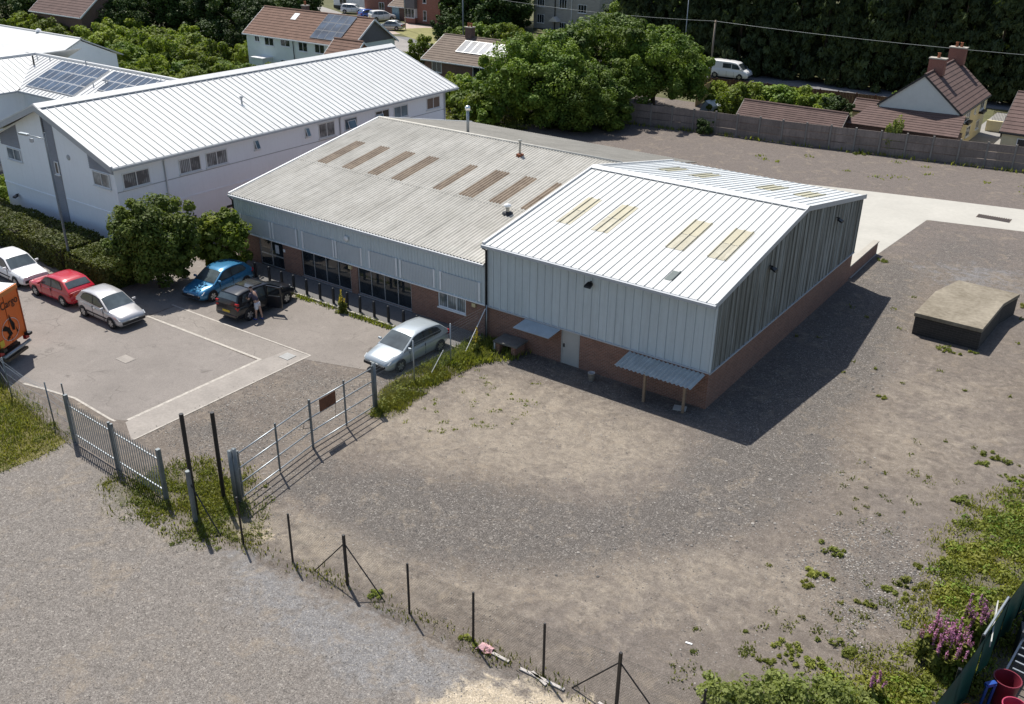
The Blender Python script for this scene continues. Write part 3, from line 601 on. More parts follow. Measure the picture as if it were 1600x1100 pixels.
# ------------------------------------------------------------------ white two-storey office
WX0, WX1, WY0, WY1 = -62.4, -49.6, 29.95, 59.6
wb = thing('white_office_building', 'white rendered two storey office with long white standing seam roof', 'building', (WX1, WY0, 0))
def whitegable(y, nm): MB().prism([(WX0,y,0),(WX1,y,0),(WX1,y,5.28),(-56,y,7.8),(WX0,y,5.28)], (0,.2,0)).build(nm, M_white, wb)
whitegable(WY0, 'gable_wall'); whitegable(WY1-.2, 'gable_wall')
MB().box(WX1-.2, WX1, WY0+.2, WY1-.2, 0, 5.28).build('side_wall', M_white, wb); MB().box(WX0, WX0+.2, WY0+.2, WY1-.2, 0, 5.28).build('side_wall', M_white, wb)
WE, WR = (-49.0, 5.4), (-56.0, 7.95)
slope_panels(wb, M_whiteroof, 'y', 29.5, 60.5, 62, WE, WR, ribh=.06)
MB().prism([(-63,29.5,5.4),(-56,29.5,7.95),(-56,29.5,7.9),(-63,29.5,5.35)], (0,31,0)).build('far_roof_slope', M_whiteroof, wb)
MB().prism([(-55.55,29.45,7.84),(-56,29.45,8.03),(-56.45,29.45,7.84),(-56.45,29.45,7.9),(-56,29.45,8.1),(-55.55,29.45,7.9)], (0,31.1,0)).build('ridge_cap', M_whiteroof, wb)
for (a, za), (b, zb) in ((WE, WR), (WR, (-63, 5.4))):
    MB().prism([(a,29.42,za-.3),(b,29.42,zb-.3),(b,29.42,zb+.03),(a,29.42,za+.03)], (0,.06,0)).build('bargeboard', M_trim, wb)
    MB().prism([(a,29.42,za+.03),(b,29.42,zb+.03),(b,29.42,zb+.09),(a,29.42,za+.09)], (0,.16,0)).build('verge_flashing', M_whiteroof, wb)
MB().prism([(WX1,29.5,5.2),(WX1+.5,29.5,5.2),(WX1+.5,29.5,5.24),(WX1,29.5,5.24)], (0,31,0)).build('soffit', M_trim, wb)
MB().box(-49.1,-48.92,29.45,60.55,5.22,5.36).build('gutter', M_trim, wb)
for y0, y1, z0, z1, n_, g_ in ((30.4,32.2,3.85,4.78,2,M_blind),(34.27,35.85,3.88,4.8,2,M_blind),(36.25,37.9,3.88,4.8,2,M_blind),(40.1,40.5,4.25,4.84,1,M_glass),(44.55,44.95,4.25,4.84,1,M_glass),(45.8,47.35,3.9,4.93,2,M_blind),(48.3,49.6,4,4.85,1,M_glassblue),(51.5,53.0,3.95,4.85,2,M_glass),(53.5,55.1,3.95,4.85,2,M_glassblue),(57.3,58.9,4,4.9,2,mat('brown_blind',(.16,.12,.10),.15))):
    window(wb, 'y', WX1, 1, y0, y1, z0, z1, n_, g_)
for yy, z0 in ((40.3,4.25),(44.75,4.25),(49.0,4.05),(51.9,4.0)):   # top-hung lights tilted open
    m = MB(); w_ = .18 if yy < 46 else .4
    m.add([(WX1+.06,yy-w_,z0+.6),(WX1+.06,yy+w_,z0+.6),(WX1+.26,yy+w_,z0+.05),(WX1+.26,yy-w_,z0+.05)], [(0,1,2,3)])
    m.add([(WX1+.05,yy-w_,z0+.6),(WX1+.05,yy+w_,z0+.6),(WX1+.25,yy+w_,z0+.05),(WX1+.25,yy-w_,z0+.05)], [(3,2,1,0)])
    m.build('open_light', M_whitetrim, wb)
    MB().add([(WX1+.073,yy-w_+.05,z0+.57),(WX1+.073,yy+w_-.05,z0+.57),(WX1+.253,yy+w_-.05,z0+.09),(WX1+.253,yy-w_+.05,z0+.09)], [(0,1,2,3)]).build('open_light_pane', M_glassblue, wb)
for yy in (33.25, 47.85, 59.45): MB().tube([(WX1+.55,yy,5.25),(WX1+.07,yy,5.02),(WX1+.07,yy,0)], .05, 8).build('downpipe', M_whitetrim, wb, smooth=True)
MB().box(WX1, WX1+.02, 29.97, 59.5, 3.72, 3.77).build('string_course', M_trim, wb); MB().box(WX1, WX1+.035, 33.3, 59.5, 2.33, 2.45).build('string_course', M_white, wb)
MB().box(WX0, -56.3, WY0-.03, WY0, 2.15, 2.25).build('string_course', M_white, wb); MB().box(-55.25, WX1, WY0-.03, WY0, 2.3, 2.4).build('string_course', M_white, wb)
for yy in (34.5, 37.9): MB().box(WX1, WX1+.05, yy-.5, yy+.5, 1.0, 1.15).build('dark_vent', M_dark, wb)
M_louvre = mat('grey_louvre', (.28,.285,.31), .6, var=.1)
def gz2(x): return 7.8-(abs(x+56))*(7.8-5.28)/6.4-.12
def louvre(x0, x1, z0):
    nn = 24; zt = max(gz2(x0), gz2(x1), gz2(-56) if x0 < -56 < x1 else 0)
    MB().prism([(x0,WY0-.012,z0),(x1,WY0-.012,z0),(x1,WY0-.012,gz2(x1))]+([(-56,WY0-.012,gz2(-56))] if x0 < -56 < x1 else [])+[(x0,WY0-.012,gz2(x0))], (0,.011,0)).build('grey_panel', M_louvre, wb)
    z = z0+.05
    while z < zt-.1:
        # clip each blade to the gable slope
        pts = [xx for xx in np.linspace(x0, x1, 25) if gz2(xx) > z+.06]
        if len(pts) > 1: MB().add([(pts[0],WY0-.014,z+.07),(pts[-1],WY0-.014,z+.07),(pts[-1],WY0-.05,z),(pts[0],WY0-.05,z)], [(3,2,1,0)]).build('louvre_blade', M_louvre, wb)
        z += .12
louvre(-61.8, -59.55, 4.75); louvre(-52.0, -49.65, 4.8); louvre(-56.2, -55.3, .1)
MB().box(-56.32,-56.2,WY0-.09,WY0,.05,7.5).build('edge_fin', mat('slate_fin',(.16,.17,.19),.6), wb)
window(wb,'x',WY0-.02,-1,-61.2,-59.6,3.9,4.68,2,M_blind); window(wb,'x',WY0-.02,-1,-51.75,-50.1,3.88,4.75,2,M_blind); window(wb,'x',WY0-.05,-1,-55.72,-55.33,3.85,4.63,1,M_glass)
m = MB().lathe([(.001,0),(.17,0),(.17,.04),(.12,.07),(.001,.07)], (0,0,0), 14).mesh('wall_disc', M_trim); link('wall_disc', m, wb, Vector((-54.1,WY0,5.1))-wloc(wb), (R(90),0,0))
flood((-61.0, WY0-.02, 1.5), 0, 'small dark floodlight low on the white gable wall')
vp = thing('roof_vent', 'small grey vent cowl halfway up the white seamed roof', 'vent', (-52.35,41.7,6.6)); MB().tube([(-52.35,41.7,6.55),(-52.35,41.7,7.0)], .06, 8).build('pipe', M_trim, vp, smooth=True); MB().lathe([(.06,0),(.12,.02),(.12,.12),(.001,.16)], (-52.35,41.7,6.98), 10).build('cap', M_trim, vp, smooth=True)
# lamp post
lp = thing('lamp_post', 'tall slim grey lamp post standing in the clipped hedge', 'lamp post', (-49.55, 26.35, 0))
MB().tube([(-49.55,26.35,0),(-49.55,26.35,1.2),(-49.55,26.35,7.9)], [.09,.07,.045], 10).build('column', M_galvdk, lp, smooth=True)
MB().tube([(-49.55,26.35,7.55),(-51.1,26.2,7.6)], .03, 8).build('arm', M_galv, lp, smooth=True)
MB().obox((-51.35,26.18,7.6),.75,.2,.12,.1).build('lamp_head', M_galv, lp, bevel=.03)
MB().obox((-50.75,26.22,7.33),.2,.12,.2,.1).build('bracket_box', M_trim, lp)

# ------------------------------------------------------------------ office wing with solar panels
sb = thing('solar_roof_wing', 'white office wing whose seamed roof carries solar panels', 'building', (-75, 38.6, 0))
MB().box(-78,-59.5,39.1,46.7,0,5.15).build('wall', M_white, sb); MB().box(-83.3,-75.5,22,46.7,0,5.14).build('wall', M_white, sb)
def ribpoly(p, name='roof_panel', mt=M_whiteroof):
    """p: eave a, eave b, ridge b, ridge a; rib along the b edge"""
    a, b, c, d_ = map(Vector, p); m = MB().poly([a,b,c,d_]); u = (a-b).normalized(); z = Vector((0,0,.05))
    m.add([b+u*.06,b+u*.05+z,b+u*.01+z,b,c+u*.06,c+u*.05+z,c+u*.01+z,c], [(0,1,5,4),(1,2,6,5),(2,3,7,6),(0,3,2,1)])
    return m.build(name, mt, sb)
xs_ = np.arange(-79.4, -59.0, .5)
for x0 in xs_:
    x1 = x0+.5; lo_ = lambda x: (38.6, 5.2) if x >= -75 else (38.6+(-75-x)/4.4*4.3, 5.2+(-75-x)/4.4*1.8)
    (ya, za), (yb, zb) = lo_(x0), lo_(x1)
    if x1 > -59.2: continue
    ribpoly([(x0,ya,za),(x1,yb,zb),(x1,42.9,7.0),(x0,42.9,7.0)])
for y0 in np.arange(42.4, 23, -.5):
    y1 = y0+.5; lo_ = lambda y: (-75, 5.2) if y <= 38.6 else (-75-(y-38.6)/4.3*4.4, 5.2+(y-38.6)/4.3*1.8)
    (xa, za), (xb, zb) = lo_(y0), lo_(y1)
    ribpoly([(xa,y0,za),(xb,y1,zb),(-79.4,y1,7.0),(-79.4,y0,7.0)])
MB().prism([(-83.8,22,5.2),(-79.4,22,7.0),(-79.4,22,6.95),(-83.8,22,5.15)], (0,25,0)).build('far_roof_slope', M_whiteroof, sb)
MB().prism([(-81,47.2,5.2),(-81,42.9,7.0),(-81,42.9,6.95),(-81,47.2,5.15)], (22,0,0)).build('rear_roof_slope', M_whiteroof, sb)
MB().tube([(-79.6,42.9,7.03),(-58.8,42.9,7.03)], .12, 8).build('ridge_cap', M_whiteroof, sb); MB().tube([(-79.4,23,7.03),(-79.4,43,7.03)], .12, 8).build('ridge_cap', M_whiteroof, sb)
MB().box(-75,-60,38.5,38.62,5.06,5.2).build('gutter', M_trim, sb); MB().box(-75.12,-75,23,38.5,5.06,5.2).build('gutter', M_trim, sb)
window(sb,'y',-75.5,1,33.2,35.4,3.4,4.6,2,M_glass); MB().box(-75.5,-75.44,36.6,36.9,3.9,4.3).build('wall_box', M_trim, sb)
for xx, yy in ((-78.2,42.3),(-76.6,42.45),(-72,42.75),(-67.9,40.6),(-67.2,41.2),(-66.8,39.3)):
    zz = 5.2+(yy-38.6)/4.3*1.8; MB().tube([(xx,yy,zz),(xx,yy,zz+.35)], .05, 6).build('roof_anchor', M_trim, sb)
MB().tube([(-77.6,41.6,6.45),(-77.6,41.6,7.2)], .07, 8).build('vent_pipe', M_dark, sb)
def solar_mesh(w_, l_, slope, white=True):
    """panel lying on slope (rise per metre in +y), origin lower-left corner"""
    def q(x, y, h): return (x, y, y*slope+h)
    m = MB(); m.add([q(0,0,.03),q(w_,0,.03),q(w_,l_,.03),q(0,l_,.03),q(0,0,.1),q(w_,0,.1),q(w_,l_,.1),q(0,l_,.1)], [(3,2,1,0),(4,5,6,7),(0,1,5,4),(1,2,6,5),(2,3,7,6),(3,0,4,7)])
    nf = len(m.f); e = .035
    m.add([q(e,e,.104),q(w_-e,e,.104),q(w_-e,l_-e,.104),q(e,l_-e,.104)], [(0,1,2,3)])
    me = m.mesh('solar_panel', M_alum if white else M_solarframe); me.materials.append(M_solar); me.polygons[nf].material_index = 1; return me
M_solarframe = mat('dark_panel_frame', (.12,.13,.15), .5)
sm = solar_mesh(.79, 1.1, 1.8/4.3)
for r_ in range(3):
    for c_ in range(8):
        yy = 39.15+r_*1.13; link('solar_panel', sm, sb, Vector((-74.95+c_*.81, yy, 5.2+(yy-38.6)/4.3*1.8))-wloc(sb))
for r_ in range(2):
    for c_ in range(8):
        yy = 41.4-r_*1.13; xx = -67.9+c_*.81+r_*.9
        if xx < -61.6: link('solar_panel', sm, sb, Vector((xx, yy, 5.2+(yy-38.6)/4.3*1.8))-wloc(sb))
fwb = thing('white_warehouse', 'plain white gabled warehouse behind the solar roofed wing', 'building', (-87, 51.5, 0))
MB().prism([(-130,48,0),(-130,55,0),(-130,55,4.8),(-130,51.5,6.4),(-130,48,4.8)], (43,0,0)).build('walls', M_white, fwb)
MB().prism([(-131,47.4,4.75),(-131,51.5,6.6),(-131,51.5,6.5),(-131,47.4,4.65)], (44.2,0,0)).build('roof_slope', M_whiteroof, fwb); MB().prism([(-131,55.6,4.75),(-131,51.5,6.6),(-131,51.5,6.5),(-131,55.6,4.65)], (44.2,0,0)).build('roof_slope', M_whiteroof, fwb)
MB().tube([(-131,51.5,6.6),(-86.8,51.5,6.6)], .1, 8).build('ridge_cap', M_whiteroof, fwb); MB().box(-87,-86.96,51.8,53.8,2.6,3.7).build('loading_door', M_dark, fwb)
MB().lathe([(.001,.3),(.2,.25),(.3,0)], (-94,51.5,6.6), 10).build('roof_vent', M_whitetrim, fwb, smooth=True)

# ------------------------------------------------------------------ houses
def house(name, label, x0, x1, y0, y1, ev, rg, ax, wallm, tilem, rows=9, oh=.3, base=0, trim=None):
    trim = trim or M_whitetrim
    h = thing(name, label, 'house', (x0, y0, base))
    if ax == 'x':
        ym = (y0+y1)/2
        MB().prism([(x0,y0,base),(x0,y1,base),(x0,y1,ev),(x0,ym,rg-.1),(x0,y0,ev)], (x1-x0,0,0)).build('wall', wallm, h)
        k = (rg-ev)/(ym-y0); z_ = ev-oh*k
        tiled_slope((x0-oh,y0-oh,z_),(x1+oh,y0-oh,z_),(x0-oh,ym,rg),(x1+oh,ym,rg),rows).build('roof_slope', tilem, h)
        tiled_slope((x0-oh,y1+oh,z_),(x1+oh,y1+oh,z_),(x0-oh,ym,rg),(x1+oh,ym,rg),rows).build('roof_slope', tilem, h)
        MB().tube([(x0-oh,ym,rg),(x1+oh,ym,rg)], .11, 8).build('ridge_tiles', tilem, h); MB().box(x0-oh,x1+oh,y0-oh-.1,y0-oh+.02,z_-.14,z_-.02).build('gutter', trim, h)
        for xx in (x0-oh-.04, x1+oh):
            MB().prism([(xx,y0-oh,z_-.18),(xx,ym,rg-.18),(xx,ym,rg+.03),(xx,y0-oh,z_+.03)], (.04,0,0)).build('bargeboard', trim, h); MB().prism([(xx,y1+oh,z_-.18),(xx,ym,rg-.18),(xx,ym,rg+.03),(xx,y1+oh,z_+.03)], (.04,0,0)).build('bargeboard', trim, h)
    else:
        xm = (x0+x1)/2
        MB().prism([(x0,y0,base),(x1,y0,base),(x1,y0,ev),(xm,y0,rg-.1),(x0,y0,ev)], (0,y1-y0,0)).build('wall', wallm, h)
        k = (rg-ev)/(xm-x0); z_ = ev-oh*k
        tiled_slope((x1+oh,y0-.1,z_),(x1+oh,y1+oh,z_),(xm,y0-.1,rg),(xm,y1+oh,rg),rows).build('roof_slope', tilem, h)
        tiled_slope((x0-oh,y0-.1,z_),(x0-oh,y1+oh,z_),(xm,y0-.1,rg),(xm,y1+oh,rg),rows).build('roof_slope', tilem, h)
        MB().tube([(xm,y0-.1,rg),(xm,y1+oh,rg)], .11, 8).build('ridge_tiles', tilem, h); MB().box(x1+oh-.02,x1+oh+.1,y0-.1,y1+oh,z_-.14,z_-.02).build('gutter', M_dark, h)
    return h
def chimney(h, x, y, z0, z1, sx=.9, sy=.6, mt=None, pots=2):
    c = MB().box(x-sx/2,x+sx/2,y-sy/2,y+sy/2,z0,z1).build('chimney', mt or M_brick3, h)
    m = MB().box(x-sx/2-.06,x+sx/2+.06,y-sy/2-.06,y+sy/2+.06,z1,z1+.1); m.build('cap', M_conc, c)
    for i in range(pots): MB().lathe([(.13,0),(.11,.35),(.14,.37),(.14,.4),(.08,.4)], (x+(i-(pots-1)/2)*.4,y,z1+.1), 10).build('pot', mat('clay_pot',(.33,.13,.07),.9), c, smooth=True)
M_cream = mat('pale_green_render', (.70,.76,.72), .9, var=.06); M_creamy = mat('cream_render', (.62,.55,.36), .9, var=.08); M_grayg = mat('grey_render', (.15,.145,.15), .9, var=.1)
tr = house('terraced_house', 'long pale rendered terrace with brown tiled roof and dark solar panels', -89.4,-73.0,72.9,79.4,4.95,7.25,'x',M_cream,M_tile,11)
for a,b,z0,z1 in ((-88.0,-87.2,3.95,4.8),(-86.4,-84.9,3.7,4.8),(-83.8,-82.3,3.85,4.75),(-81.0,-79.6,3.6,4.7),(-78.5,-77.0,3.65,4.75),(-76.3,-75.0,3.75,4.65),(-87.8,-86.5,1.2,2.4),(-84,-82.5,1.2,2.4),(-80.5,-79,1.2,2.4),(-77.5,-76,1.2,2.4)): window(tr,'x',72.9,-1,a,b,z0,z1,2,M_glass)
MB().prism([(-73.0,73.0,4.95),(-73.0,76.15,7.05),(-73.0,79.3,4.95)], (.05,0,0)).build('gable_cladding', M_grayg, tr)
MB().tube([(-81.7,72.75,4.8),(-81.7,72.82,0)], .05, 6).build('downpipe', M_dark, tr)
M_slope_t = (7.25-4.95)/3.25
def troof(x, y, lift=.06): return Vector((x, y, 4.95+(y-72.9)*M_slope_t+lift))
sm2 = solar_mesh(1.05, .98, M_slope_t, False)
for r_ in range(3):
    for c_ in range(4):
        yy = 73.0+r_*1.0; link('solar_panel', sm2, tr, troof(-79.3+c_*1.07, yy, .03)-wloc(tr))
MB().add([troof(-84.2,74.9),troof(-83.4,74.9),troof(-83.4,75.7),troof(-84.2,75.7)], [(0,1,2,3)]).build('skylight', M_whitetrim, tr)
chimney(tr, -83.5, 76.6, 6.8, 7.7, .7, .5, M_brick2, 1)
MB().box(-87.3,-85.3,71.4,72.9,2.4,2.55).build('porch_roof', M_whitetrim, tr); MB().box(-87.2,-85.4,71.5,72.9,0,2.4).build('porch', M_cream, tr)
ex = house('house_extension', 'lower tiled extension against the grey gable of the pale terrace', -75.4,-71.6,71.3,74.8,3.9,5.4,'x',M_brick3,M_tile,6,.2)
bu = house('bungalow', 'brown brick bungalow with grey tiled roof and white framed solar panels', -72.8,-57.5,84,92,2.45,4.5,'x',M_brick2,M_tile2,12)
window(bu,'x',84,-1,-71.7,-70.3,1.0,2.2,2,M_glass); window(bu,'x',84,-1,-65.9,-63.0,.9,2.15,3,M_glass)
chimney(bu, -69.4, 88, 4.1, 5.5, .9, .7, M_brick2, 2)
sm3 = solar_mesh(.98, 1.9, 2.05/4.0); 
for c_ in range(7): yy = 85.3; link('solar_panel', sm3, bu, Vector((-69.4+c_*1.0, yy, 2.45+(yy-84)*2.05/4+.04))-wloc(bu))
co = house('cottage', 'cream cottage with plum tiled roof, two brick chimneys and pale gable', -23.0,-16.4,86,96.6,3.5,6.2,'y',M_creamy,M_tile3,11,.15)
MB().prism([(-22.98,85.97,0.1),(-16.42,85.97,0.1),(-16.42,85.97,3.45),(-19.7,85.97,6.05),(-22.98,85.97,3.45)], (0,.03,0)).build('gable_render', mat('pale_grey_render',(.55,.58,.56),.9,var=.06), co)
for xx0, zz0, xx1, zz1 in ((-23.15,3.38,-19.7,6.2),(-16.25,3.38,-19.7,6.2)): MB().prism([(xx0,85.86,zz0-.16),(xx1,85.86,zz1-.16),(xx1,85.86,zz1+.03),(xx0,85.86,zz0+.03)], (0,.04,0)).build('bargeboard', M_dark, co)
chimney(co, -19.6, 89, 5.8, 7.1, 1.3, .7, M_brick3, 1); chimney(co, -19.6, 96.0, 5.8, 7.2, 1.4, .8, M_brick3, 2)
for a,b,z0,z1 in ((88.2,89.9,2.3,3.2),(93.8,95.3,2.4,3.25),(91.7,92.2,2.45,2.95),(89.9,91.3,.7,1.6),(93.6,94.8,.7,1.5)): window(co,'y',-16.4,1,a,b,z0,z1,2,M_glass)
for yy in (89.0,94.5): MB().box(-16.4,-16.0,yy-.75,yy+.75,2.12,2.3).build('window_box', M_dark, co)
le = thing('lean_to', 'low tiled lean-to roof against the cottage gable behind the fence', 'lean-to', (-24, 83.4, 0))
MB().box(-24.8,-15.9,83.7,85.95,0,1.9).build('wall', M_brick2, le); tiled_slope((-25,83.4,1.95),(-15.7,83.4,2.0),(-23.6,85.95,3.15),(-15.9,85.95,3.3),9).build('roof_slope', M_tile3, le)
ou = house('outbuilding', 'long low outbuilding with plum tiled roof behind the concrete fence', -34.0,-24.8,82.0,84.6,1.75,2.75,'x',M_brick2,M_tile3,8,.15,0,M_dark)
gg = house('garden_shed', 'tiny cream shed with tiled roof beside the cottage gable', -27.5,-25.6,94,96.2,1.1,1.85,'x',M_creamy,M_tile3,5,.15,0,M_dark)
rh = house('roadside_house', 'brown tiled house with cream walls at the right edge', -13.0,-3,86.4,95,2.5,4.9,'x',M_creamy,M_tile3,11,.2,0,M_dark)
window(rh,'x',86.4,-1,-11.8,-10.4,.9,2.0,2,M_glass)
sbk = house('stone_flats', 'grey stone block of flats with white windows beyond the trees', -88.4,-76.6,128,140,7.5,11,'x',M_stone,M_tile2,10)
for a,b,z0,z1 in ((-87.7,-86.4,3.2,4.6),(-83.7,-82.3,3.2,4.6),(-80.3,-78.8,2.8,4.0),(-87.7,-86.4,.8,2.1),(-83.6,-82.3,.3,1.2),(-80.2,-78.9,.6,1.8)): window(sbk,'x',128,-1,a,b,z0,z1,3,M_glass)
MB().tube([(-84.4,127.9,7.3),(-84.4,127.9,0)], .08, 6).build('downpipe', M_dark, sbk); MB().tube([(-81.4,127.9,7.3),(-81.4,127.9,0)], .06, 6).build('downpipe', M_whitetrim, sbk)
MB().prism([(-84.9,126.9,1.3),(-83.3,126.9,1.3),(-84.1,126.9,2.0)], (0,1.1,0)).build('porch_gable', mat('pale_porch',(.6,.57,.53),.9), sbk)
bh = house('brick_house', 'red brick house with bay window and small front garden', -107.5,-100.6,120,129,5.2,8,'x',M_brick3,M_tile2,9)
window(bh,'x',120,-1,-104.0,-103.3,.5,2.0,1,M_glass); window(bh,'x',120,-1,-104.0,-103.3,3.1,4.4,1,M_glass)
MB().box(-107.4,-105.2,119.3,120,0,.8).build('bay_base', M_brick3, bh); window(bh,'x',119.4,-1,-107.3,-105.3,.8,2.2,3,M_glass); MB().box(-107.4,-105.2,119.3,120,2.2,3.6).build('bay_cladding', M_grayg, bh); MB().box(-107.35,-105.25,119.42,120,.8,2.2).build('bay_wall', M_whitetrim, bh)
gr = house('garage', 'small brick garage with pale blue door beside the parked cars', -112.0,-108.3,121.2,126,2.2,3.4,'x',M_brick2,M_tile2,5)
MB().box(-111.6,-110.1,121.12,121.2,.05,2.0).build('garage_door', mat('blue_grey_door',(.20,.30,.36),.6), gr)
b2 = house('brick_house', 'red brick house behind the parked white and blue cars', -120.5,-114.5,124,131,5,7.5,'x',M_brick3,M_tile2,8); window(b2,'x',124,-1,-117.2,-116,.6,2.0,2,M_glass)
wh = house('white_cottage', 'white rendered house with bracing lines at the top edge', -130,-122.5,126,132,4.5,6.5,'x',M_whitetrim,M_tile2,8); window(wh,'x',126,-1,-128.5,-126.8,.7,1.9,2,M_glass); MB().box(-130.02,-122.48,125.95,126,0,.5).build('plinth', M_dark, wh)
th = house('tiled_house', 'plum tiled house roof among trees at the top left corner', -132,-120.5,72,80,4.2,7.2,'x',M_brick2,M_tile3,12)
hh = house('hidden_house', 'grey roofed house showing through a gap above the conifers', -47,-34,150,160,4.0,6.6,'x',M_whitetrim,M_tile2,10)

# ------------------------------------------------------------------ rear concrete fence
cf = thing('concrete_panel_fence', 'weathered concrete post and panel fence along the back of the yard', 'fence', (-47, 78.5, 0))
M_cpan = mat('weathered_concrete_board', (.25,.21,.185), .95, var=.3, scale=.8, bump=.35, bscale=12, streak=.45, ovar=.4); M_cpost = mat('concrete_post', (.24,.225,.205), .95, var=.2, ovar=.25)
fx = [(-47.5,78.6),(-35.4,80.4),(-29.1,80.9),(-17.4,82.8),(-11.3,83.9),(1,86)]
def along(pts, step):
    out = []; rem = 0
    for (a, b) in zip(pts, pts[1:]):
        a, b = Vector(a), Vector(b); L = (b-a).length; d = (b-a)/L; t = rem
        while t < L: out.append(a+d*t); t += step
        rem = t-L
    return out
fp = along(fx, 2.03)
pm = MB().box(-.07,.07,-.07,.07,0,2.02).mesh('post', M_cpost)
bm = MB(); bm.box(.07,1.96,-.03,.02,0,.60); bm.box(.14,1.89,-.04,-.03,.05,.55); bm = bm.mesh('board', M_cpan)
for i, p in enumerate(fp):
    link('post', pm, cf, Vector((p.x, p.y, 0))-wloc(cf))
    if i+1 < len(fp):
        d = fp[i+1]-p; a = math.atan2(d.y, d.x); kx = d.length/2.03
        for r_ in range(3):
            b = link('board', bm, cf, Vector((p.x, p.y, .02+r_*.64))-wloc(cf), (random.uniform(-.012,.012), 0, a)); b.scale.x = kx
# concrete ramp block
rb_ = thing('loading_ramp', 'raised concrete loading ramp with dark brick sides in the yard', 'ramp', (-7.4, 50, 0))
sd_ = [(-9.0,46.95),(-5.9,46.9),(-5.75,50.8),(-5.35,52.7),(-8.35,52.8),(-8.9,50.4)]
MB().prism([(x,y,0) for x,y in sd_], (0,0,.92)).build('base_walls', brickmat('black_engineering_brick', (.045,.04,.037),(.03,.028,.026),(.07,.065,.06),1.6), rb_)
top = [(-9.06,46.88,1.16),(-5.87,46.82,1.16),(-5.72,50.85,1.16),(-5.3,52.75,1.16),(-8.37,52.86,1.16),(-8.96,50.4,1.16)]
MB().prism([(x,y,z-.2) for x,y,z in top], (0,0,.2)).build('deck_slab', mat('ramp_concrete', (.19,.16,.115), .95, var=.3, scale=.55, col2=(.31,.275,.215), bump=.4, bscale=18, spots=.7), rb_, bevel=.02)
gt = thing('drain_grate', 'long rusty channel grate set in the pale concrete apron', 'drain grate', (-9.7, 69.7, 0))
MB().box(-10.8,-8.7,69.2,70.0,.006,.016).build('pit', M_black, gt)
gm = MB().box(-.035,.035,-.42,.42,.016,.035).mesh('bar', mat('rusty_bar',(.10,.075,.06),.9))
for i in range(15): link('bar', gm, gt, Vector((-10.75+i*.143, 69.6+(i-7)*.01, 0))-wloc(gt))
# ------------------------------------------------------------------ fences, gates and posts
pf = thing('palisade_fence', 'galvanised steel palisade fence with pointed pales beside the entrance', 'fence', (-29.7, 15.98, 0))
A_, B_ = Vector((-32.75,16.12,0)), Vector((-26.55,15.85,0)); dv = (B_-A_).normalized(); ang = math.atan2(dv.y, dv.x)
ppm = MB(); ppm.add([(-.035,0,.08),(-.012,-.02,.08),(.012,-.02,.08),(.035,0,.08),(-.035,0,1.88),(-.012,-.02,1.88),(.012,-.02,1.88),(.035,0,1.88),(0,-.008,2.03)], [(0,1,5,4),(1,2,6,5),(2,3,7,6),(4,5,8),(5,6,8),(6,7,8),(3,0,4,7),(7,4,8)]); ppm = ppm.mesh('pale', M_galv)
for i in range(38):
    if i in (0, 18, 19, 37): continue
    p = A_.lerp(B_, (i+.5)/38); link('pale', ppm, pf, p-wloc(pf)-Vector((0,.05,0)), (0,0,ang))
for t_, nm in ((0,2.12),(.485,2.02),(.515,2.02),(1,2.12)):
    p = A_.lerp(B_, t_); s_ = .07 if t_ in (0, 1) else .045; MB().obox((p.x,p.y,nm/2),s_*2,s_*2,nm,ang).build('post', M_galvdk, pf)
MB().tube([(-33.0,16.2,0),(-33.0,16.2,2.5)], .03, 6).build('tall_stake', M_galvdk, pf)
for z in (.38, 1.66):
    for t0, t1 in ((.01,.475),(.525,.99)):
        a, b = A_.lerp(B_, t0), A_.lerp(B_, t1); c = (a+b)/2; MB().obox((c.x,c.y,z),(b-a).length,.045,.05,ang).build('rail', M_galv, pf)
def chainlink(parent, pts, h, mt, pitch=.075, r=.0016, z0=.04):
    m = MB()
    for (a, b) in zip(pts, pts[1:]):
        a, b = Vector((*a, 0)), Vector((*b, 0)); L = (b-a).length; d = (b-a)/L; n = int(L/pitch); run = h*.75
        nrm = Vector((-d.y, d.x, 0))
        for s_ in (1, -1):
            for i in range(-int(run/pitch), n+1):
                # wire from (u0,0) to (u0+run,h) clipped to [0,L]
                u0 = i*pitch; u1 = u0+run; v0, v1 = 0., h
                if u0 < 0: v0 = h*(-u0)/run; u0 = 0
                if u1 > L: v1 = h*(1-(u1-L)/run); u1 = L
                if v1 <= v0: continue
                if s_ < 0: u0, u1 = L-u0, L-u1
                p, q = a+d*u0+Vector((0,0,v0+z0)), a+d*u1+Vector((0,0,v1+z0)); t_ = (q-p).normalized(); w1 = t_.cross(nrm)*r; w2 = nrm*r
                m.add([p+w1,p-w1*.5+w2,p-w1*.5-w2,q+w1,q-w1*.5+w2,q-w1*.5-w2], [(0,1,4,3),(1,2,5,4),(2,0,3,5)])
        for z in (z0, z0+h/2, z0+h): m.tube([a+Vector((0,0,z)), b+Vector((0,0,z))], .0022, 3, False)
    return m.build('wire_mesh', mt, parent)
M_fencegreen = mat('green_coated_wire', (.02,.03,.025), .6)
cl = thing('chain_link_fence', 'dark chain link fence with slim black posts across the gravel foreground', 'fence', (-15.6,16.6,0))
cpts = [(-22.32,15.79),(-20.3,16.16),(-18.04,16.39),(-15.6,16.58),(-13.24,16.73),(-10.89,16.91),(-8.64,17.13),(-6.3,17.35),(-4.2,17.5)]
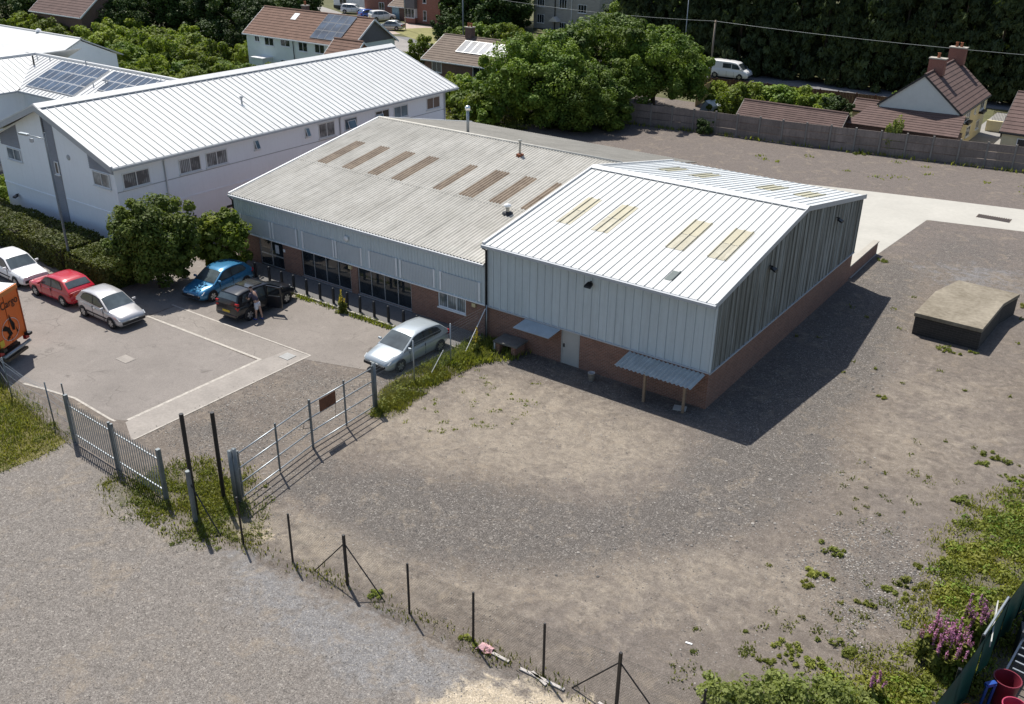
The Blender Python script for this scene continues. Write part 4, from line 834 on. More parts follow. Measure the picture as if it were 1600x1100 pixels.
for i, (x, y) in enumerate(cpts):
    h_ = 1.95 if i in (2, 6) else 1.9; r_ = .038 if i in (2, 6) else .026
    MB().obox((x,y,h_/2),r_*2,r_*2,h_,random.uniform(-.2,.2),random.uniform(-.012,.012)).build('post', M_black, cl)
    if i in (2, 6):
        for q in (-1, 1):
            nx, ny = cpts[i+q]; d = Vector((nx-x, ny-y)).normalized()*(1.35 if q < 0 else 1.5)
            MB().tube([(x,y,1.62),(x+d.x,y+d.y,0)], .022, 6).build('strut', M_black, cl)
chainlink(cl, cpts, 1.75, M_fencegreen)
c2 = thing('chain_link_fence', 'galvanised wire fence running from the gate to the shed corner', 'fence', (-25.2,29,0))
for x, y, h_ in ((-25.33,27.93,2.1),(-25.25,30.4,2.05),(-25.42,33.35,1.9)): MB().tube([(x,y,0),(x,y,h_)], .03, 8).build('post', M_galv, c2, smooth=True)
chainlink(c2, [(-25.14,25.2),(-25.33,27.93),(-25.25,30.4),(-25.42,33.35)], 1.5, M_galv, .08, .0014)
for k, z in enumerate((1.72,1.85,1.98)): MB().tube([(-25.14,25.2,z),(-25.33,27.93,z),(-25.25,30.4,z-.02),(-25.42,33.35,z-.1)], .004, 4).build('barbed_strand', M_galv, c2)
MB().tube([(-25.3,31.4,0),(-25.42,33.25,1.75)], .022, 6).build('strut', M_whitetrim, c2); MB().tube([(-25.25,29.0,.1),(-25.27,29.9,.9)], .015, 6).build('strut', M_whitetrim, c2)
c3 = thing('wire_fence', 'slack wire fence on grey stakes along the grass verge', 'fence', (-36,16.5,0))
for x, y in ((-39.9,17.0),(-38.2,16.55),(-34.7,16.4)): MB().tube([(x,y,0),(x-.05,y,1.9)], .03, 7).build('stake', M_galvdk, c3, smooth=True)
for z in (1.75,1.6,1.2,.7): MB().tube([(-39.95,17.0,z),(-38.25,16.55,z-.05),(-36.5,16.45,z-.16),(-34.75,16.4,z-.05),(-33.0,16.2,z)], .006, 4).build('wire', M_galv, c3)
chainlink(c3, [(-38.25,16.55),(-34.75,16.4),(-33.0,16.2)], 1.5, M_galv, .09, .0012)
# double field gate
fg = thing('field_gate', 'closed double steel bar gate with two leaves across the entrance', 'gate', (-24.8,21.3,0))
gA, gM, gB = Vector((-24.30,17.40,0)), Vector((-24.93,21.45,0)), Vector((-25.12,25.15,0))
for (a, b) in ((gA, gM-(gM-gA).normalized()*.05), (gM+(gB-gM).normalized()*.05, gB)):
    d = b-a; Ln = d.length; an = math.atan2(d.y, d.x)
    lf = MB()
    for z in (.15,.75,1.36,1.96): lf.tube([a+Vector((0,0,z)), b+Vector((0,0,z))], .028, 8)
    leaf = lf.build('gate_leaf', M_galv, fg, smooth=True)
    for t_ in ((.02,.52) if a is gA else (.52,.985)):
        p = a+d*t_; MB().obox((p.x,p.y,1.1),.055,.055,2.1 if t_ > .05 and t_ < .9 else 1.95,an).build('upright', M_galvdk, leaf)
p = gM; MB().obox((p.x,p.y,1.08),.07,.07,2.16,.1).build('meeting_post', M_galvdk, fg)
MB().tube([(-24.92,21.5,.9),(-25.0,21.1,1.0),(-24.92,21.1,1.3),(-24.93,21.4,1.3)], .015, 5).build('latch', M_dark, fg)
for q in ((-24.28,17.32,2.25),(-24.36,17.2,2.2),(-25.14,25.25,2.15)): MB().tube([(q[0],q[1],0),(q[0],q[1],q[2])], .085, 10).build('gate_post', M_galvdk, fg, smooth=True)
sg = thing('gate_sign', 'small rusty brown board hung on the right leaf of the gate', 'sign', (-24.97,22.3,1.4))
MB().add([(-24.93,21.95,1.4),(-24.98,22.85,1.4),(-24.98,22.85,1.93),(-24.93,21.95,1.93),(-24.90,21.95,1.4),(-24.95,22.85,1.4),(-24.95,22.85,1.93),(-24.90,21.95,1.93)], [(3,2,1,0),(4,5,6,7),(0,1,5,4),(1,2,6,5),(2,3,7,6),(3,0,4,7)]).build('board', mat('rusty_board',(.13,.055,.03),.85,var=.4,scale=5), sg)
MB().tube([(-24.97,22.85,1.4),(-25.0,22.8,.75)], .01, 4).build('hanging_strap', mat('rusty_board',(.13,.055,.03),.85), sg)
for (x, y, h_, lb) in ((-24.9,15.9,4.1,'tall black post beside the grey stub post on the weedy verge'), (-25.0,17.15,3.55,'tall black post between the palisade and the field gate')):
    tag(MB().tube([(x,y,0),(x+.03,y,h_)], .075, 10).build('black_post', M_black, None, auto=True), lb, 'post')
sp_ = thing('stub_post', 'grey straining post with diagonal strut in the weeds', 'post', (-24.6,15.65,0)); MB().tube([(-24.6,15.62,0),(-24.6,15.62,2.1)], .085, 10).build('post', M_galvdk, sp_, auto=True); MB().tube([(-24.55,15.62,1.6),(-23.25,15.62,0)], .025, 6).build('strut', M_black, sp_)
# bollards
bol = None
M_bol = mat('black_bollard', (.014,.015,.018), .5)
for i, x in enumerate((-40.6,-39.5,-38.45,-37.5,-36.5,-35.5,-34.5,-33.5,-32.6,-31.6,-30.6,-29.6,-28.7,-27.8)):
    if bol is None:
        bme = MB().lathe([(.075,0),(.075,.78),(.06,.84),(.03,.865),(.001,.87)], (0,0,0), 12).mesh('bollard', M_bol, True)
    bol = link('bollard', bme, None, (x, 32.0+random.uniform(-.03,.03), .1), (random.uniform(-.03,.03), random.uniform(-.02,.02), 0))
    tag(bol, 'slim black bollard on the path edge, %s along from the glass entrance door' % ORD[i], 'bollard', 'bollards along the shopfront path')

# ------------------------------------------------------------------ vehicles
def paint(name, c, metal=.2, rough=.28): return mat('paint_'+name, c, rough, metal=metal, var=.02, spec=.5, coat=.6)
M_tyre = mat('tyre_rubber', (.018,.018,.019), .85); M_rim = mat('alloy_rim', (.42,.43,.44), .35, metal=.7, var=.1); M_trimblk = mat('black_trim', (.02,.02,.022), .6)
M_cglass = glassmat('car_glass', (.055,.07,.075), .03, 1.0); M_hl = glassmat('headlight_glass', (.45,.47,.48), .1, .8); M_tl = mat('tail_light_red', (.35,.01,.012), .2)
M_plate = mat('white_plate', (.65,.65,.62), .5); M_platey = mat('yellow_plate', (.6,.42,.03), .5)
TEMPL = {
 'hatch': dict(L=3.84,W=1.66,wf=1.19,wr=-1.25,wrad=.295,
   st=[(1.92,.50,.70,.34),(1.88,.60,.80,.26),(1.74,.68,.90,.2),(1.4,.77,.965,.18),(.95,.87,.99,.18),(.5,.91,1,.18),(-.4,.93,1,.18),(-1.2,.95,.99,.19),(-1.6,.96,.95,.22),(-1.82,.90,.88,.27),(-1.9,.72,.82,.32),(-1.92,.5,.8,.36)],
   cab=[(.98,.87),(.22,1.33),(-.05,1.39),(-.6,1.43),(-1.2,1.38),(-1.42,1.33),(-1.83,.96)],
   win=[[(.70,.93),(.16,1.27),(-.1,1.32),(-.28,1.33),(-.28,.945)],[(-.36,.95),(-.36,1.33),(-.95,1.31),(-1.2,1.24),(-1.38,1.03),(-1.25,.97)]], yt=.74),
 'boxy': dict(L=4.0,W=1.66,wf=1.28,wr=-1.25,wrad=.29,
   st=[(2.0,.48,.84,.3),(1.98,.66,.88,.24),(1.8,.72,.94,.2),(1.3,.78,.98,.18),(.85,.84,1,.18),(.3,.87,1,.18),(-.5,.88,1,.18),(-1.3,.89,.99,.19),(-1.75,.90,.96,.22),(-1.95,.86,.92,.26),(-2.0,.6,.9,.32)],
   cab=[(.88,.84),(.25,1.30),(0,1.36),(-.6,1.39),(-1.15,1.36),(-1.35,1.31),(-1.9,.90)],
   win=[[(.64,.90),(.2,1.24),(-.05,1.28),(-.3,1.29),(-.3,.90)],[(-.38,.90),(-.38,1.29),(-1.05,1.26),(-1.3,1.0),(-1.25,.92)]], yt=.78),
 'mpv': dict(L=4.2,W=1.68,wf=1.28,wr=-1.34,wrad=.31,
   st=[(2.1,.52,.72,.34),(2.05,.66,.82,.26),(1.85,.78,.92,.2),(1.45,.88,.97,.18),(1.05,.96,.99,.18),(.5,1.0,1,.18),(-.4,.97,1,.18),(-1.2,.97,.99,.19),(-1.8,.97,.97,.22),(-2.02,.94,.94,.27),(-2.1,.6,.9,.34)],
   cab=[(1.15,.96),(.38,1.40),(.12,1.47),(-.6,1.53),(-1.4,1.52),(-1.78,1.46),(-2.06,.97)],
   win=[[(.85,1.04),(.35,1.34),(.1,1.39),(-.05,1.40),(-.05,1.03)],[(-.15,.98),(-.15,1.42),(-.95,1.44),(-.95,.98)],[(-1.05,1.0),(-1.05,1.43),(-1.5,1.41),(-1.72,1.08)]], yt=.74),
 'saloon': dict(L=4.4,W=1.7,wf=1.4,wr=-1.3,wrad=.3,
   st=[(2.2,.48,.74,.34),(2.15,.6,.84,.26),(1.95,.68,.92,.2),(1.5,.76,.97,.18),(1.0,.85,.99,.18),(.5,.88,1,.18),(-.5,.9,1,.18),(-1.3,.93,.99,.19),(-1.8,.94,.96,.22),(-2.12,.9,.88,.27),(-2.2,.55,.8,.34)],
   cab=[(1.0,.85),(.25,1.30),(0,1.36),(-.5,1.4),(-.9,1.37),(-1.1,1.32),(-1.75,.94)],
   win=[[(.75,.91),(.2,1.23),(-.1,1.28),(-.25,1.29),(-.25,.92)],[(-.33,.92),(-.33,1.3),(-.9,1.27),(-1.3,1.0),(-1.25,.95)]], yt=.74),
 'van': dict(L=4.9,W=1.9,wf=1.5,wr=-1.5,wrad=.33,
   st=[(2.45,.6,.8,.36),(2.4,.8,.86,.28),(2.2,.98,.94,.22),(1.75,1.12,.98,.2),(1.2,1.2,1,.2),(.2,1.22,1,.2),(-1,1.22,1,.2),(-2.2,1.22,.99,.22),(-2.42,1.2,.97,.26),(-2.45,.6,.96,.34)],
   cab=[(1.85,1.1),(1.15,1.72),(.9,1.84),(.2,1.92),(-1.6,1.94),(-2.2,1.92),(-2.42,1.2)],
   win=[[(1.5,1.2),(1.1,1.62),(.5,1.7),(.5,1.2)],[(.35,1.24),(.35,1.7),(-.6,1.7),(-.6,1.24)]], yt=.86),
}
TEMPL['suv'] = {k: v for k, v in TEMPL['mpv'].items()}
def car(label, tpl, loc, rz, pm, sx=1., sy=1., sz=1., plate_r='y', mould=False, name='parked_car', rear_open=False):
    T = TEMPL[tpl]; hw = T['W']/2; c = thing(name, label, 'van' if tpl == 'van' else 'car')
    def S(p): return (p[0]*sx, p[1]*sy, p[2]*sz)
    # lower body
    m = MB(); P = []
    for x, zt, wf_, zb in T['st']:
        w_ = hw*wf_; h_ = zt-zb
        half = [(0,zb),(w_*.86,zb),(w_*.965,zb+.10*h_/.7),(w_*1.0,zb+.36*h_),(w_*.995,zb+.62*h_),(w_*.955,zb+.84*h_),(w_*.86,zt-.012),(w_*.5,zt+.012),(0,zt+.022)]
        P.append([S((x,-y,z)) for y, z in half] + [S((x,y,z)) for y, z in half[-2::-1]])
    m.grid(P); n_ = len(P[0]); m.f.append(tuple(range(n_))[::-1]); k = (len(P)-1)*n_; m.f.append(tuple(k+i for i in range(n_)))
    body = m.build('body', pm, c, auto=True)
    # cabin shell
    zb0 = T['cab'][0][1]; ztop = max(z for _, z in T['cab']); yb = hw*.93; yt = hw*T['yt']
    def yz(z): 
        t_ = (z-zb0)/(ztop-zb0); t_ = max(0, min(1.05, t_)); return yb+(yt-yb)*(t_**1.25)
    m = MB(); P = []
    chain = [(T['cab'][0][0]+.02, zb0-.06)] + T['cab'] + [(T['cab'][-1][0]-.01, zb0-.06)]
    for x, z in chain:
        y = yz(z); P.append([S((x, q*y, z-.0+(.03*(1-q*q) if z > zb0+.3*(ztop-zb0) else .012*(1-q*q)) - (.03 if abs(q) == 1 else 0))) for q in (-1,-.93,-.5,0,.5,.93,1)])
    m.grid(P)
    for s_ in (-1, 1):
        i0 = 0 if s_ < 0 else 6; ring = [P[i][i0] for i in range(len(P))]; m.poly(ring, s_ > 0)
    m.build('cabin', pm, c, auto=True)
    # windscreen and rear window follow the cabin skin
    def skin(i0, i1, t0, t1, w_, nm, lift=.008, mt=M_cglass):
        pts = T['cab'][i0:i1+1]; m = MB(); Q = []
        nrm = Vector((pts[-1][1]-pts[0][1], 0, -(pts[-1][0]-pts[0][0]))).normalized()
        if nrm.z < 0: nrm = -nrm
        seg = len(pts)-1
        for k in range(seg*3+1):
            t_ = t0+(t1-t0)*k/(seg*3); f_ = t_*seg; j = min(int(f_), seg-1); u = f_-j
            x = pts[j][0]+(pts[j+1][0]-pts[j][0])*u; z = pts[j][1]+(pts[j+1][1]-pts[j][1])*u; y = yz(z)*w_
            Q.append([S((x+nrm.x*lift, q*y, z+nrm.z*lift+.03*(1-q*q*w_*w_)*(1 if z > zb0+.3*(ztop-zb0) else .5))) for q in (-1,-.5,0,.5,1)])
        m.grid(Q); return m.build(nm, mt, c, smooth=True)
    skin(0, 1, .06, .95, .9, 'windscreen', .012)
    nC = len(T['cab'])-1; skin(nC-1, nC, .12, .72 if tpl != 'mpv' else .62, .86, 'rear_window', .012)
    for poly in T['win']:
        for s_ in (-1, 1):
            m = MB(); pts = [S((x, s_*(yz(z)+.009), z)) for x, z in poly]; cx = sum(x for x, z in poly)/len(poly); cz = sum(z for x, z in poly)/len(poly)
            MB().poly([S((cx+(x-cx)*1.09, s_*(yz(cz+(z-cz)*1.13)+.005), cz+(z-cz)*1.13)) for x, z in poly], s_ < 0).build('window_seal', M_trimblk, c)
            m.poly(pts, s_ < 0); m.build('side_window', M_cglass, c)
    # wheels
    for wx in (T['wf'], T['wr']):
        for s_ in (-1, 1):
            r_ = T['wrad']; y0 = s_*(hw*.985*sy)
            arch = MB(); N = 14; ring = [(wx*sx+(r_+.055)*math.cos(a), y0+s_*.008, max(.17*sz, r_+(r_+.055)*math.sin(a))) for a in np.linspace(-.15*math.pi, 1.15*math.pi, N)]
            arch.poly(ring, s_ > 0); arch.build('wheel_arch', M_trimblk, c)
            wl = MB(); N = 18
            prof = [(r_*.62,.02),(r_*.95,.03),(r_,0),(r_,-.14),(r_*.9,-.17)]
            for k, (rr, dy) in enumerate(prof): wl.v += [(wx*sx+rr*math.cos(2*math.pi*i/N), y0+s_*(dy+.0), r_+rr*math.sin(2*math.pi*i/N)) for i in range(N)]
            for k in range(len(prof)-1): wl.f += [(k*N+i, k*N+(i+1) % N, (k+1)*N+(i+1) % N, (k+1)*N+i) for i in range(N)]
            wo = wl.build('wheel', M_tyre, c, smooth=True)
            rm = MB(); rm.poly([(wx*sx+r_*.6*math.cos(2*math.pi*i/N), y0+s_*.012, r_+r_*.6*math.sin(2*math.pi*i/N)) for i in range(N)], s_ > 0); rm.build('rim_dish', M_trimblk, wo)
            sp = MB()
            for q in range(6):
                a = q*math.pi/3+.2; ca, sa = math.cos(a), math.sin(a)
                pts = [(ca*.02-sa*.035, sa*.02+ca*.035),(ca*r_*.62-sa*.05, sa*r_*.62+ca*.05),(ca*r_*.62+sa*.05, sa*r_*.62-ca*.05),(ca*.02+sa*.035, sa*.02-ca*.035)]
                sp.poly([(wx*sx+a_, y0+s_*.02, r_+b_) for a_, b_ in pts], s_ < 0)
            sp.build('rim', M_rim, wo)
    # lights, plates, mirrors, bumpers
    nx, nz, nw, _ = T['st'][2]; fx_ = T['st'][1][0]; rx_ = T['st'][-2][0]
    for s_ in (-1, 1):
        m = MB(); y1, y2 = hw*.45, hw*.88
        m.add([S((fx_+.03,s_*y1,nz-.13)),S((nx+.09,s_*y2,nz-.14)),S((nx-.1,s_*y2*1.03,nz-.01)),S((fx_-.07,s_*y1,nz-.02)),S((fx_-.2,s_*y1,nz-.15)),S((nx-.15,s_*y2*.9,nz-.15))], [(0,1,2,3),(0,4,5,1),(3,2,5,4),(1,5,2),(0,3,4)]); m.build('headlight', M_hl, c)
        zt = T['st'][-4][1]; m = MB(); tall = .38 if tpl in ('mpv','van') else .2; zz = zt-.05 if tpl not in ('mpv',) else zt+.12
        m.obox(S((rx_+.04, s_*hw*.80, zz-tall/2)), .14*sx, .2*sy, tall*sz); m.build('tail_light', M_tl, c, bevel=.02)
        m = MB(); ax_ = T['cab'][0][0]-.28; m.obox(S((ax_, s_*(hw+.07), zb0+.1)), .1, .19, .12); m.build('wing_mirror', pm, c, bevel=.03)
        for dx in ((.62,-.32) if tpl in ('hatch','boxy','saloon') else (.8,-.1,-1.0)): MB().obox(S((dx, s_*(hw*.985), .58)), .016, .03, .56*sz).build('door_gap', M_trimblk, c)
        MB().obox(S((-.16 if tpl != 'van' else .62, s_*(hw*1.0), .76)), .16, .03, .03).build('door_handle', pm, c)
        if mould: MB().obox(S((-.02, s_*(hw+.0), .47)), 1.75*sx, .03, .07).build('side_moulding', M_trimblk, c)
    fz = T['st'][0][1]
    MB().obox(S((T['L']/2-.02, 0, fz-.1)), .07, hw*1.15*sy, .10*sz).build('grille', M_trimblk, c, bevel=.02)
    MB().obox(S((T['L']/2+.0, 0, .40)), .1, hw*1.5*sy, .15*sz).build('lower_intake', M_trimblk, c, bevel=.02)
    MB().obox(S((T['L']/2+.022, 0, .45)), .02, .5, .11).build('number_plate', M_plate, c); MB().obox(S((-T['L']/2-.012, 0, .62)), .02, .5, .11).build('number_plate', M_platey if plate_r == 'y' else M_plate, c)
    MB().obox(S((-T['L']/2+.0, 0, .40)), .08, hw*1.6*sy, .14*sz).build('rear_bumper', pm if not mould else M_trimblk, c, bevel=.03)
    c.location = (*loc, .012) if len(loc) == 2 else loc; c.rotation_euler = (0, 0, R(rz)); return c
car('silver hatchback parked on open tarmac with its nose to the right', 'hatch', (-42.15,24.02), -1, paint('silver',(.50,.495,.50),.35), mould=True)
car('red hatchback showing its rear and yellow plate beside the hedge', 'boxy', (-46.65,24.08), 181, paint('red',(.42,.012,.03),.0), .98)
car('white hatchback with its nose to the right at the left edge', 'boxy', (-51.2,24.1), -2, paint('white',(.78,.78,.78),0), 1.06, mould=True)
car('bright blue hatchback parked under the round bush', 'hatch', (-40.75,29.55), -84, paint('blue',(.035,.18,.34),.3), 1.0)
mp = car('black tall hatchback with its rear side door open beside the blue car', 'mpv', (-37.3,29.3), 94, paint('black',(.010,.012,.016),.2))
MB().add([(-.95,-.50,1.577),(-.95,.5,1.577),(.0,.5,1.535),(.0,-.5,1.535)], [(3,2,1,0)]).build('roof_panel_glass', glassmat('dark_roof_glass',(.03,.03,.03),.05,.9), None).parent = mp
# open rear side door with its window opening
dm = MB(); dm.box(-.03,.03,0,.82,.3,.95); dm.box(-.025,.025,0,.06,.95,1.48); dm.box(-.025,.025,.74,.82,.95,1.4); dm.add([(-.025,.0,1.42),(.025,.0,1.42),(.025,.82,1.36),(-.025,.82,1.36),(-.025,.0,1.5),(.025,.0,1.5),(.025,.82,1.44),(-.025,.82,1.44)], [(3,2,1,0),(4,5,6,7),(0,1,5,4),(1,2,6,5),(2,3,7,6),(3,0,4,7)])
dob = dm.build('open_door', paint('black',(.010,.012,.016))); dob.parent = mp; dob.location = (-.1,-.84,0); dob.rotation_euler = (0,0,R(180+18))
car('pale silver hatchback parked beside the wire fence and weeds', 'hatch', (-27.35,29.72), -92, paint('pale_silver',(.40,.445,.47),.35), 1.1, 1.06, 1.0)
car('white off-roader parked on a drive by the brick houses', 'suv', (-111.8,118.9), 65, paint('white',(.78,.78,.78),0), 1.02,1.08,1.03)
car('blue car half hidden behind the white off-roader', 'hatch', (-115.2,119.6), 70, paint('royal_blue',(.02,.08,.35),.2))
car('silver saloon parked on the verge in front of the brick house', 'saloon', (-103.4,111.7), 200, paint('grey_silver',(.45,.47,.45),.5))
car('white car parked by the far brick house at the top edge', 'suv', (-121.8,125.2-2.6), 25, paint('white',(.78,.78,.78),0))
car('white panel van passing on the road behind the gardens', 'van', (-46.1,107.25), 2, paint('white',(.78,.78,.78),0), name='white_van')
car('red car glimpsed between trees at the top edge', 'saloon', (-85.2,169.5), 40, paint('red',(.42,.012,.03),0))
for i, (x, y, a, c_) in enumerate(((-70.3,33.4,80,'dark'),(-74.0,36.0,80,'grey'))):
    car(('dark car' if i == 0 else 'grey car')+(' seen past the left corner of the white gable' if i == 0 else ' just visible beyond the white gable, farther off'), 'hatch', (x, y), a, paint(c_, (.02,.022,.028) if i == 0 else (.3,.32,.34), .3))

# orange box truck seen from behind
tk = thing('box_truck', 'orange box truck seen from behind at the left edge', 'truck', (-41.3,18.55,.01), math.atan2(-.466,-.885))
def tb(m, nm, mt, par=tk, **kw):
    o = m.build(nm, mt, None, **kw); o.parent = par; return o
M_or = mat('orange_paint', (.72,.15,.025), .45, var=.06)
tb(MB().box(.02,3.4,-1.07,1.07,.95,3.2), 'cargo_box', M_or)
tb(MB().box(-.0,3.42,-1.09,1.09,3.2,3.4), 'roof_cap', mat('orange_light',(.62,.2,.05),.5))
tb(MB().box(.06,3.36,-1.03,1.03,3.4,3.43), 'roof_panel', M_whitetrim)
tb(MB().box(.0,.02,-1.07,-1.0,.95,3.2), 'door_edge', mat('dark_orange',(.3,.05,.01),.5)); tb(MB().box(.0,.02,-.01,.01,.97,3.18), 'door_seam', mat('dark_orange',(.3,.05,.01),.5))
tb(MB().tube([(-.1,-1.0,.62),(-.1,.95,.62)], .08, 10), 'rear_bumper', M_galv, smooth=True); tb(MB().box(.05,4.6,-.5,.5,.5,.75), 'chassis', M_black)
for y in (-.95,.95): tb(MB().box(-.05,.1,y-.13,y+.13,.72,.9), 'lamp_cluster', M_tl); tb(MB().box(-.25,.0,y-.12,y+.12,.93,1.05), 'corner_buffer', M_black)
tb(MB().box(-.12,.1,-.75,.75,.3,.42), 'tow_step', mat('rusty_step',(.12,.09,.06),.8)); tb(MB().box(-.012,.0,.6,.9,1.05,1.35), 'number_plate', M_platey)
for wx in (.9, 4.0):
    for s_ in (-1, 1):
        wl = MB(); N = 18
        for rr, dy in ((.2,.02),(.38,.02),(.4,0),(.4,-.26)): wl.v += [(wx+rr*math.cos(2*math.pi*i/N), s_*(.95+dy), .4+rr*math.sin(2*math.pi*i/N)) for i in range(N)]
        for k in range(3): wl.f += [(k*N+i,k*N+(i+1)%N,(k+1)*N+(i+1)%N,(k+1)*N+i) for i in range(N)]
        tb(wl, 'wheel', M_tyre, smooth=True)
cabm = MB(); cabm.prism([(3.5,-.95,.5),(5.1,-.95,.5),(5.15,-.95,1.2),(4.75,-.95,2.1),(3.5,-.95,2.2)], (0,1.9,0)); tb(cabm, 'cab', M_whitetrim, bevel=.08)
M_ink = mat('black_lettering', (.02,.018,.016), .6)
lt = link('lettering', text_mesh('ern Cargo', .5, M_ink), tk, (-.008,-.92,2.62), (R(90),0,R(-90)))
lg = MB(); N = 40
for i in range(N):
    a0, a1 = 2*math.pi*i/N, 2*math.pi*(i+1)/N
    lg.add([(-.006,-.02+.62*math.cos(a0),1.6+.52*math.sin(a0)),(-.006,-.02+.62*math.cos(a1),1.6+.52*math.sin(a1)),(-.006,-.02+.59*math.cos(a1),1.6+.49*math.sin(a1)),(-.006,-.02+.59*math.cos(a0),1.6+.49*math.sin(a0))], [(0,1,2,3),(3,2,1,0)])
tb(lg, 'logo_ring', M_whitetrim)
lg = MB()
for pts in ([(.55,1.75),(.3,1.9),(.05,1.7),(-.1,1.35),(.1,1.3),(.25,1.6)], [(-.05,2.05),(-.1,2.3),(-.2,2.0),(-.35,1.75),(-.3,1.45),(-.15,1.5)], [(.1,1.25),(.35,1.15),(.3,1.3),(.1,1.42)], [(-.38,1.6),(-.5,1.3),(-.42,1.28)]):
    lg.poly([(-.007,y,z) for y, z in pts]); lg.poly([(-.007,y,z) for y, z in pts], True)
tb(lg, 'logo_mark', M_ink)

# ------------------------------------------------------------------ person leaning into the black car
def skin_obj(name, mt, joints, edges, root, parent, sub=2):
    me = bpy.data.meshes.new(name); me.from_pydata([j[0] for j in joints], edges, []); me.materials.append(mt)
    o = link(name, me, parent); sk = o.modifiers.new('skin', 'SKIN'); sk.use_smooth_shade = True
    for i, j in enumerate(joints):
        v = me.skin_vertices[0].data[i]; r_ = j[1]; v.radius = r_ if isinstance(r_, tuple) else (r_, r_); v.use_root = (i == root)
    s = o.modifiers.new('sub', 'SUBSURF'); s.levels = sub; s.render_levels = sub; return o
pe = thing('person', 'person in dark t-shirt and pale shorts leaning into the black car', 'person', (-36.15,28.35,.012), R(8))
M_skin = mat('skin', (.42,.26,.19), .6, var=.06)
J = []; Ed = []
def j(p, r, par=None):
    J.append((p, r)); 
    if par is not None: Ed.append((par, len(J)-1))
    return len(J)-1
pel = j((0,0,.93),(.13,.15)); wa = j((-.07,0,1.1),(.11,.14),pel); ch = j((-.18,0,1.33),(.12,.165),wa); nk = j((-.26,0,1.5),.055,ch); hd = j((-.31,0,1.58),(.085,.075),nk); ht = j((-.36,0,1.70),(.09,.075),hd)
for s_ in (-1, 1):
    hp = j((.0,s_*.09,.86),.085,pel); kn = j((.02+s_*.05,s_*.11,.48),.058,hp); an_ = j((.05+s_*.1,s_*.12,.09),.038,kn); j((-.1+s_*.1,s_*.14,.035),.035,an_)
    sh_ = j((-.2,s_*.19,1.40),.055,ch); el = j((-.28,s_*.27,1.13),.042,sh_); wr = j((-.5,s_*.2,1.08),.03,el); pa = j((-.58,s_*.18,1.08),(.035,.02),wr)
    for q, (dy, ln) in enumerate(((-.03,.065),(-.01,.08),(.01,.078),(.03,.06))):
        k1 = j((-.62,s_*.18+dy,1.075),.010,pa); j((-.62-ln*.6,s_*.18+dy,1.05),.008,k1)
    k1 = j((-.57,s_*.18-s_*.05,1.06),.011,wr); j((-.61,s_*.18-s_*.065,1.05),.009,k1)
skin_obj('body', M_skin, J, Ed, 0, pe)
skin_obj('t_shirt', mat('navy_shirt',(.055,.05,.08),.9,var=.15,scale=8), [((-.02,0,.98),(.14,.165)),((-.08,0,1.12),(.13,.165)),((-.18,0,1.33),(.14,.185)),((-.25,0,1.45),(.08,.09)),((-.2,.2,1.39),.075),((-.25,.26,1.22),.065),((-.2,-.2,1.39),.075),((-.25,-.26,1.22),.065)], [(0,1),(1,2),(2,3),(2,4),(4,5),(2,6),(6,7)], 0, pe)
skin_obj('shorts', mat('pale_shorts',(.55,.55,.58),.9), [((-.01,0,1.0),(.14,.165)),((0,0,.88),(.14,.16)),((.0,.1,.8),.105),((-.01,.115,.56),.095),((.0,-.1,.8),.105),((.05,-.115,.56),.095)], [(0,1),(1,2),(2,3),(1,4),(4,5)], 0, pe)
skin_obj('hair', mat('dark_hair',(.03,.02,.015),.8), [((-.30,0,1.63),(.075,.08)),((-.33,0,1.70),(.095,.085)),((-.36,0,1.745),(.08,.07))], [(0,1),(1,2)], 0, pe)
for s_ in (-1, 1): skin_obj('shoe', mat('blue_shoe',(.03,.06,.28),.7), [((.09+s_*.1,s_*.12,.045),.045),((-.02+s_*.1,s_*.13,.045),.045),((-.15+s_*.1,s_*.14,.035),.04)], [(0,1),(1,2)], 0, pe)
for s_ in (-1, 1):
    e = MB().lathe([(.001,-.012),(.012,0),(.001,.012)], (-.435,s_*.03,1.68), 8).build('eye', M_black); e.parent = pe
    e = MB().lathe([(.001,-.03),(.018,0),(.001,.03)], (-.345,s_*.082,1.665), 8).build('ear', M_skin); e.parent = pe
e = MB().add([(-.44,-.015,1.63),(-.44,.015,1.63),(-.475,0,1.64),(-.43,0,1.69)], [(0,2,1),(0,3,2),(1,2,3)]).build('nose', M_skin); e.parent = pe
e = MB().obox((-.425,0,1.60),.012,.05,.012).build('mouth', mat('lips',(.3,.12,.1),.6)); e.parent = pe

# ------------------------------------------------------------------ poles and wires
up_ = thing('utility_pole', 'wooden utility pole beside the white van on the road', 'pole', (-47.6,105,0)); MB().tube([(-47.6,105,-.05),(-47.55,105,6.5)], [.14,.1], 8).build('pole', mat('pole_wood',(.24,.20,.16),.9), up_, smooth=True); MB().obox((-47.55,105,6.3),.12,.6,.12,.3).build('crossarm', M_wood, up_)
u3 = thing('street_lamp', 'slim grey street lamp column against the dark conifers', 'lamp post', (-53.4,108.9,0)); MB().tube([(-53.0,108.9,-.05),(-53.0,108.9,9)], [.07,.05], 8).build('column', M_galv, u3, smooth=True); MB().tube([(-53.0,108.9,8.9),(-52,108.3,9.2)], .04, 6).build('arm', M_galv, u3)
u4 = thing('street_lamp', 'thin grey lamp column in front of the brick house', 'lamp post', (-102.0,114,0)); MB().tube([(-102.0,113.5,-.05),(-102.0,113.5,8)], [.06,.045], 8).build('column', M_galv, u4, smooth=True); MB().tube([(-102.0,113.5,7.9),(-101.2,113,8.1)], .035, 6).build('arm', M_galv, u4)
